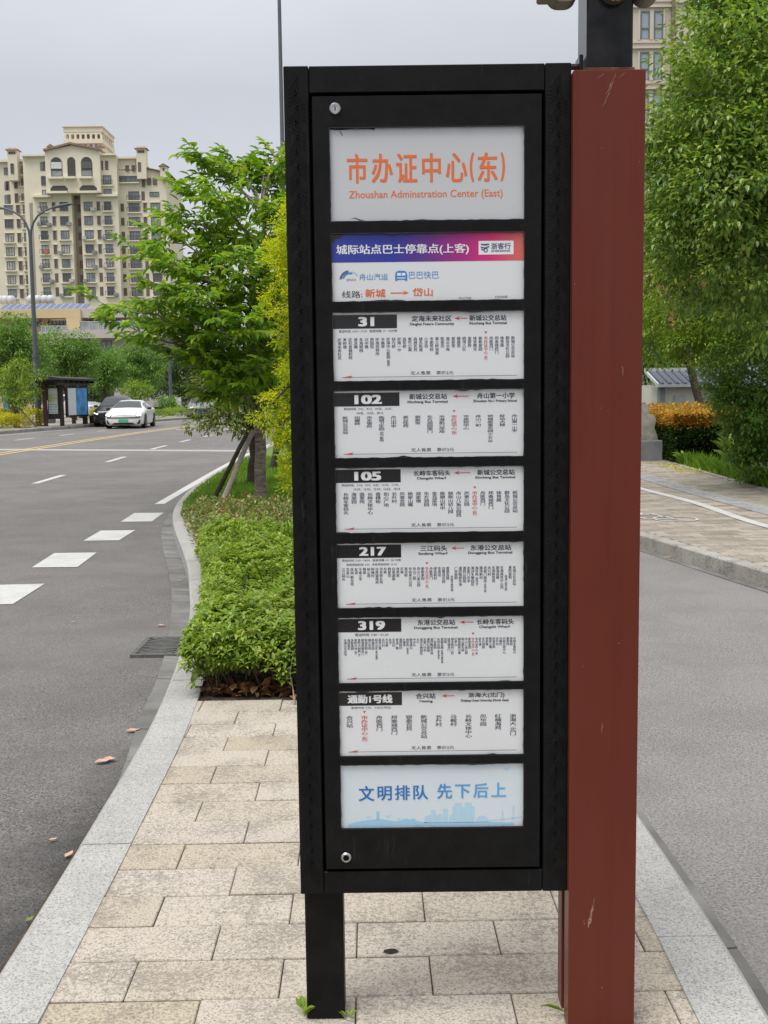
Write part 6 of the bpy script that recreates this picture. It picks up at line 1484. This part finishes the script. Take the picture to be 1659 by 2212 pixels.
# tall stone-clad block at the upper right
RD = 88.
M['stone'] = simple('beige_cladding', (.55, .49, .405, 1), .8, var=.06, scale=.5); M['stone_trim'] = simple('beige_trim', (.58, .525, .44, 1), .8, var=.04, scale=.5)
M['sky_glass'] = Mat('reflective_glass', (.30, .36, .42, 1), .05).m
def qx(x, y=60): return P(x, y, RD).x
def qz(y, x=1420): return P(x, y, RD).z
RB = empty('apartment_tower', (qx(1420), RD, 0), 'tall beige stone clad apartment tower behind the trees at upper right', 'building')
mb = MB(); mb.box(qx(1340), qx(1449), RD, RD+8, 0, qz(-140)); mb.box(qx(1456), qx(1660), RD-.9, RD+20, 0, qz(-140)); mb.build('wall', M['stone'], RB)
mb = MB()
for fl in range(-1, 6):
    zb = qz(93)-fl*3.0; 
    for xa, xb, d in ((1341, 1449, RD), (1452, 1660, RD-.9)):
        mb.box(qx(xa)-.05, qx(xb)+.05, d-.18, d-.005, zb-.42, zb-.28); mb.box(qx(xa)-.05, qx(xb)+.05, d-.10, d-.005, zb, zb+.16)
mb.build('band_course', M['stone_trim'], RB)
mb = MB(); mb.box(qx(1449)+.01, qx(1456)-.01, RD-.4, RD+5, 0, qz(-140)); mb.build('corner_recess', simple('brown_recess', (.22, .17, .13, 1), .8), RB)
for fl in range(-1, 5):
    dz = -fl*3.0
    for xa, xb, d in ((1383, 1403, RD), (1412, 1432, RD), (1500, 1517, RD-.9), (1532, 1580, RD-.9), (1595, 1640, RD-.9)):
        x0_, x1_, z0, z1 = qx(xa), qx(xb), qz(83)+dz, qz(24)+dz; m = MB(); f = .09
        m.box(x0_, x1_, d-.03, d-.004, z0, z1, m=0)
        m.box(x0_, x0_+f, d-.09, d-.031, z0, z1, m=1); m.box(x1_-f, x1_, d-.09, d-.031, z0, z1, m=1); m.box(x0_+f, x1_-f, d-.09, d-.031, z1-f, z1, m=1); m.box(x0_+f, x1_-f, d-.09, d-.031, z0+.68, z0+.78, m=1)
        m.build('window', [M['sky_glass'], M['win_frame']], RB)
        m = MB(); m.box(x0_-.16, x0_-.01, d-.07, d-.005, z0-.1, z1+.1); m.box(x1_+.01, x1_+.16, d-.07, d-.005, z0-.1, z1+.1); m.build('window_surround', M['stone_trim'], RB)

# ================================================================== RIGHT SIDE: hedge, pier, house, trees
def big_tree(name, label, base, pts, mat, leaf, cover, clump, tr, droop=.55, tmpl=LEAF2, group=None, cat='tree', tt=None):
    return lobed_tree(name, label, base, [(P(x, y, D), r) for x, y, D, r in pts], mat, 'bark', cover, leaf, tr, group, cat, droop, clump, tmpl, .5, tt)
M['leaf_bright_mid'] = mk_leaf('leaf_bright_mid', [(.07, .15, .03, 1), (.12, .24, .045, 1), (.20, .33, .06, 1)], .35, .45)
cam_l = [(1462, 262, 16.5, .42), (1495, 205, 16.8, .45), (1540, 135, 17, .5), (1585, 60, 17, .6), (1450, 335, 16.4, .42), (1470, 340, 15.8, .75), (1455, 440, 16.2, .5), (1500, 260, 16, .75), (1560, 220, 15.6, .9), (1620, 100, 16, 1.0), (1640, 250, 15.4, 1.0), (1490, 470, 15.7, .75), (1440, 540, 16.6, .42),
         (1570, 400, 15.2, .95), (1650, 420, 15, 1.0), (1455, 590, 16.3, .4), (1520, 560, 15.8, .7), (1610, 560, 15.4, .8), (1690, 600, 15.4, 1.0), (1690, 150, 16.2, 1.2), (1730, 380, 16, 1.3), (1610, -20, 17, .7), (1660, -60, 17, 1.2), (1560, 300, 17.5, 1.3), (1600, 500, 17.5, 1.4), (1650, 150, 18, 1.5)]
big_tree('camphor_tree', 'large glossy leaved evergreen tree filling the upper right', (7.4, 17.6, 0), cam_l, 'leaf_camphor', (.10, .052), 2.1, .33, .2, .32, LEAF6, tt=(7.0, 17.6, 3.2))
big_tree('shrub_tree', 'dense small leaved shrub spilling down at the right edge of the footway', (6.9, 18.6, 0), [(1625, 790, 17.4, .7), (1575, 800, 17.6, .5), (1660, 850, 17.2, .8), (1600, 870, 17.4, .5), (1575, 850, 17.7, .3), (1645, 930, 17.3, .6), (1610, 940, 17.6, .42), (1660, 1000, 17.4, .5), (1625, 1000, 17.7, .35), (1700, 900, 17.6, .9)],
         'leaf_bright_mid', (.075, .04), 2.7, .17, .08, .3, LEAF2, cat='shrub', tt=(6.6, 18, 1.4))
big_tree('oleander_shrub', 'pale green flowering shrub with pink blossoms behind the orange hedge', (12.2, 29, 0), [(1425, 640, 27, .7), (1480, 620, 26.5, .8), (1540, 640, 26, .9), (1440, 690, 26.5, .6), (1500, 700, 26, .7), (1560, 720, 25.5, .8), (1410, 600, 28, .6), (1510, 740, 25.5, .5), (1570, 770, 25, .5), (1600, 680, 25.5, .9), (1475, 740, 26, .4)],
         'leaf_bright', (.12, .04), 2.6, .3, .07, .3, LEAF2, cat='shrub', tt=(11.8, 28.6, 2.0))
p, d = crown([(P(x, y, D), .25) for x, y, D in ((1498, 612, 25.6), (1445, 628, 26.3), (1508, 608, 25.5), (1410, 612, 27), (1560, 618, 25.2), (1468, 690, 25.8))], .35, (.07, .06), 0, .1)
o = leaves('blossom', p, d, .08, .07, mk_leaf('petal_pale_pink', [(.62, .27, .30, 1), (.72, .40, .42, 1)], .3, .5), bpy.data.objects['oleander_shrub'], tmpl=LEAF2)
for i, (lab, base, pts, mat) in enumerate((
    ('yellowish green tree just right of the red brown column', (10.5, 36, 0), [(1400, 480, 36, .9), (1415, 560, 36, 1.0), (1400, 640, 35, .9), (1440, 520, 37, 1.2), (1380, 560, 37, 1.2), (1470, 600, 37, 1.2), (1400, 400, 37, 1.0), (1390, 700, 36, .8), (1420, 740, 36, .8)], 'leaf_bright'),
    ('dark tree behind the small tile roofed house', (13.5, 46, 0), [(1400, 780, 46, 1.2), (1440, 750, 46, 1.3), (1500, 740, 46, 1.5), (1560, 760, 46, 1.5), (1390, 830, 46, .9), (1620, 740, 46, 1.6), (1480, 680, 47, 1.7), (1560, 660, 47, 1.8), (1640, 640, 47, 1.8), (1700, 700, 47, 1.9)], 'leaf_dark'),
    ('tall background tree between the column and the evergreen', (16, 58, 0), [(1380, 640, 58, 2), (1440, 600, 58, 2.2), (1500, 560, 58, 2.4), (1400, 720, 58, 1.8), (1560, 600, 58, 2.4), (1340, 700, 58, 1.9), (1640, 560, 58, 2.6)], 'leaf_mid'))):
    big_tree('tree', lab, base, pts, mat, (.17+.03*i, .08), 2.4, .45, .15, .3, LEAF2, 'background trees on the right')
M['hedge_shade'] = simple('hedge_shade', (.012, .016, .007, 1), 1.0, var=.5, scale=30, spec=.0)  # near-black colour standing in for the shade deep between hedge leaves
def block_hedge(name, label, x0, x1, y0, y1, h, mats, n, leaf=.075):
    root = empty(name, ((x0+x1)/2, (y0+y1)/2, 0), label, 'hedge')
    for k, (mat, za, zb, top) in enumerate(mats):
        Ps, Ds = [], []
        for _ in range(n):
            f = rnd.choice('ffffllttt' if top else 'fffffll'); j = abs(rnd.gauss(0, .05)); z = rnd.uniform(za, zb)+rnd.gauss(0, .05)
            if f == 'f': Ps.append((rnd.uniform(x0, x1), y0+j+.05*math.sin(z*9), z)); Ds.append((rnd.gauss(0, .5), -1, rnd.gauss(.2, .5)))
            elif f == 'l': Ps.append((x0+j, rnd.uniform(y0, y1), z)); Ds.append((-1, rnd.gauss(0, .5), rnd.gauss(.2, .5)))
            else: Ps.append((rnd.uniform(x0, x1), rnd.uniform(y0, y1), zb+.06*rnd.random()+.04*math.sin(Ps[-1][0]*7 if Ps else 0)-j)); Ds.append((rnd.gauss(0, .5), rnd.gauss(-.2, .5), 1))
        Ls = rng.uniform(.7, 1.3, n)*leaf; leaves(('lower_leaves', 'top_leaves')[k], Ps, Ds, Ls, Ls*.55, M[mat], root, tmpl=LEAF2)
    mb = MB(); mb.box(x0+.12, x1-.12, y0+.14, y1-.1, .05, h*.86); mb.build('shade_core', M['hedge_shade'], root)  # solid box added inside the hedge, coloured as its inner shade
    mb = MB()
    for _ in range(16): x, y = rnd.uniform(x0+.1, x1-.1), rnd.uniform(y0+.15, y1-.1); mb.tube([(x, y, 0), (x+rnd.gauss(0, .05), y, h*.8)], [.015, .008], 5)
    mb.build('stems', M['bark'], root)
block_hedge('hedge', 'square dark green hedge with orange red new leaves on top', 6.0, 8.6, 22.9, 26.5, .95, (('leaf_hedge', .03, .80, False), ('leaf_orange', .78, .98, True)), 8500)
block_hedge('hedge', 'second hedge with yellow and orange top farther back by the house', 6.6, 11.5, 29.5, 33, 1.0, (('leaf_hedge', .03, .75, False), ('leaf_orange', .75, 1.0, True)), 3600, .09)
blades_o = blades('edge_grass', 1500, lambda: (lambda y: Vector((atY(EDGE, y)+.12+abs(rnd.gauss(0, .25)), y, 0)))(rnd.uniform(14.5, 23)), .26, .02, 'grass', 1.0)
tag(blades_o, 'tufts of green grass along the right edge of the footway', 'grass', kind='stuff')
for k in range(9): pass
weed('leafy_weed', (6.05, 22.4, 0), 26, .30, 'low leafy plants at the foot of the orange topped hedge', 'leaf_mid', .8, .07); weed('leafy_weed', (6.9, 22.2, 0), 34, .55, 'taller leafy plant standing before the dark hedge face', 'leaf_camphor', .5, .09)
src = [o for o in COL.objects if o.parent is None and o.get('group') == 'trees behind the bus shelter' and o.name.startswith('tree')]
for k, (x, y, sc) in enumerate(((-9, 112, 1.0), (-5, 104, 1.1), (-1.5, 98, 1.0), (2.5, 92, 1.1), (6, 86, 1.15), (9.5, 80, 1.1), (13, 76, 1.2), (4.5, 70, .9), (8, 64, .95), (11.5, 60, 1.0), (15, 56, 1.1), (6.8, 50, .8))):
    c = copy_tree(src[(k*4+2) % len(src)]); c.location = (x, y, -.1); c.scale = (sc, sc, sc); c.rotation_euler.z = k*1.7
    c['group'] = 'trees hidden behind the sign'; c['label'] = 'green roadside tree standing far off behind the sign'
clipped_hedge('hedge', 'dark clipped hedge along the far side of the service road', [(5.6, 25.5), (5.9, 34), (5.9, 46), (5.0, 60), (3.5, 74)], 1.0, .9, 'leaf_mid', .11, 5000)
tag(litter(300, lambda: Vector((rnd.gauss(5.75, .18), rnd.gauss(21.3, .8), rnd.uniform(.004, .012))), .05), 'yellow fallen petals on the footway before the hedge', 'petals', kind='stuff').data.materials[0] = M['leaf_yellow']
# stone drum pier on a grey plinth, the end of a balustrade
M['pier_stone'] = simple('carved_grey_stone', (.30, .285, .25, 1), .9, var=.35, scale=6, bump=.6); M['plinth'] = simple('grey_plinth', (.20, .205, .215, 1), .85, var=.2, scale=4)
PR = empty('stone_pier', (5.62, 24.0, 0), 'carved drum stone pier on a grey plinth at the end of the hedge', 'stone pier')
mb = MB(); mb.box(4.0, 5.98, 23.75, 24.25, -.02, .43, .015); mb.build('plinth', M['plinth'], PR)
cx_, cz_ = 5.42, .86
pro = [(4.2, .435), (5.90, .435), (5.88, .55), (5.82, .70), (5.86, .86), (5.80, .98), (5.70, 1.0), (5.72, 1.14), (5.62, 1.24), (5.52, 1.24), (5.50, 1.34), (5.40, 1.40), (5.32, 1.36), (5.2, 1.36), (4.2, 1.36)]
mb = MB(); mb.prism(pro, 23.88, 24.12); ps = mb.build('drum_stone', M['pier_stone'], PR)
mb = MB()
for r in (.30, .20, .10): mb.lathe([(r, 0), (r, -.025), (r-.045, -.025), (r-.045, 0)], (5.22, 23.879, .80), 'y', 24)
mb.build('carved_scroll', M['pier_stone'], ps)
mb = MB(); mb.box(5.38, 5.52, 23.92, 24.06, 1.405, 1.72, .01); mb.box(5.34, 5.56, 23.88, 24.10, 1.725, 1.80, .01); mb.build('finial', simple('pier_cap', (.17, .15, .12, 1), .9), PR)
# small house with ribbed grey roof
HO = empty('small_house', (12.5, 41, 0), 'small cream walled house with a ribbed blue grey roof behind the hedge', 'house')
hx0, hx1 = P(1436, 850, 40).x, P(1436, 850, 40).x+6.0; hz = P(1460, 830, 40).z; hr = P(1460, 801, 41.2).z
mb = MB(); mb.box(hx0, hx1, 40.0, 44, -.1, hz-.02); mb.build('wall', simple('house_cream', (.56, .56, .47, 1), .85, var=.05), HO)
mb = MB(); mb.box(hx0-.19, hx0-.005, 39.95, 40.3, -.1, hz-.05); mb.build('quoin', simple('house_grey', (.24, .27, .29, 1), .85), HO)
mb = MB(); xa, xb = hx0-.28, hx1+.2
mb.add([(xa, 39.7, hz), (xb, 39.7, hz), (xb, 41.6, hr), (xa, 41.6, hr), (xa, 39.7, hz-.06), (xb, 39.7, hz-.06), (xb, 41.6, hr-.06), (xa, 41.6, hr-.06)], [(0, 1, 2, 3), (7, 6, 5, 4), (0, 4, 5, 1), (1, 5, 6, 2), (2, 6, 7, 3), (3, 7, 4, 0)])
n = 24
for k in range(n):
    x = xa+.12+(xb-xa-.24)*k/(n-1); mb.tube([(x, 39.67, hz+.02), (x, 41.6, hr+.02)], [.05, .05], 6)
RF = mb.build('roof', simple('house_roof', (.085, .105, .135, 1), .5, var=.2), HO)
mb = MB(); mb.box(xa-.05, xb+.05, 41.55, 41.8, hr-.05, hr+.12); mb.box(xa-.09, xa-.003, 39.66, 41.5, hz-.10, hz-.07); mb.box(xa, xb, 39.62, 39.695, hz-.10, hz+.0); mb.build('ridge', simple('house_trim', (.45, .47, .48, 1), .7), RF)
mb = MB(); mb.prism([(39.7, hz-.1), (41.6, hr-.08), (41.6, hr+.03), (39.7, hz+.03)], xa-.06, xa-.005, 'yz'); mb.build('bargeboard', simple('house_barge', (.50, .52, .53, 1), .7), HO)
mb = MB(); q = P(1466, 862, 40); mb.box(q.x-.16, q.x+.2, 39.93, 39.99, q.z-.14, q.z+.14); mb.build('vent', simple('house_vent', (.40, .42, .41, 1), .7), HO)
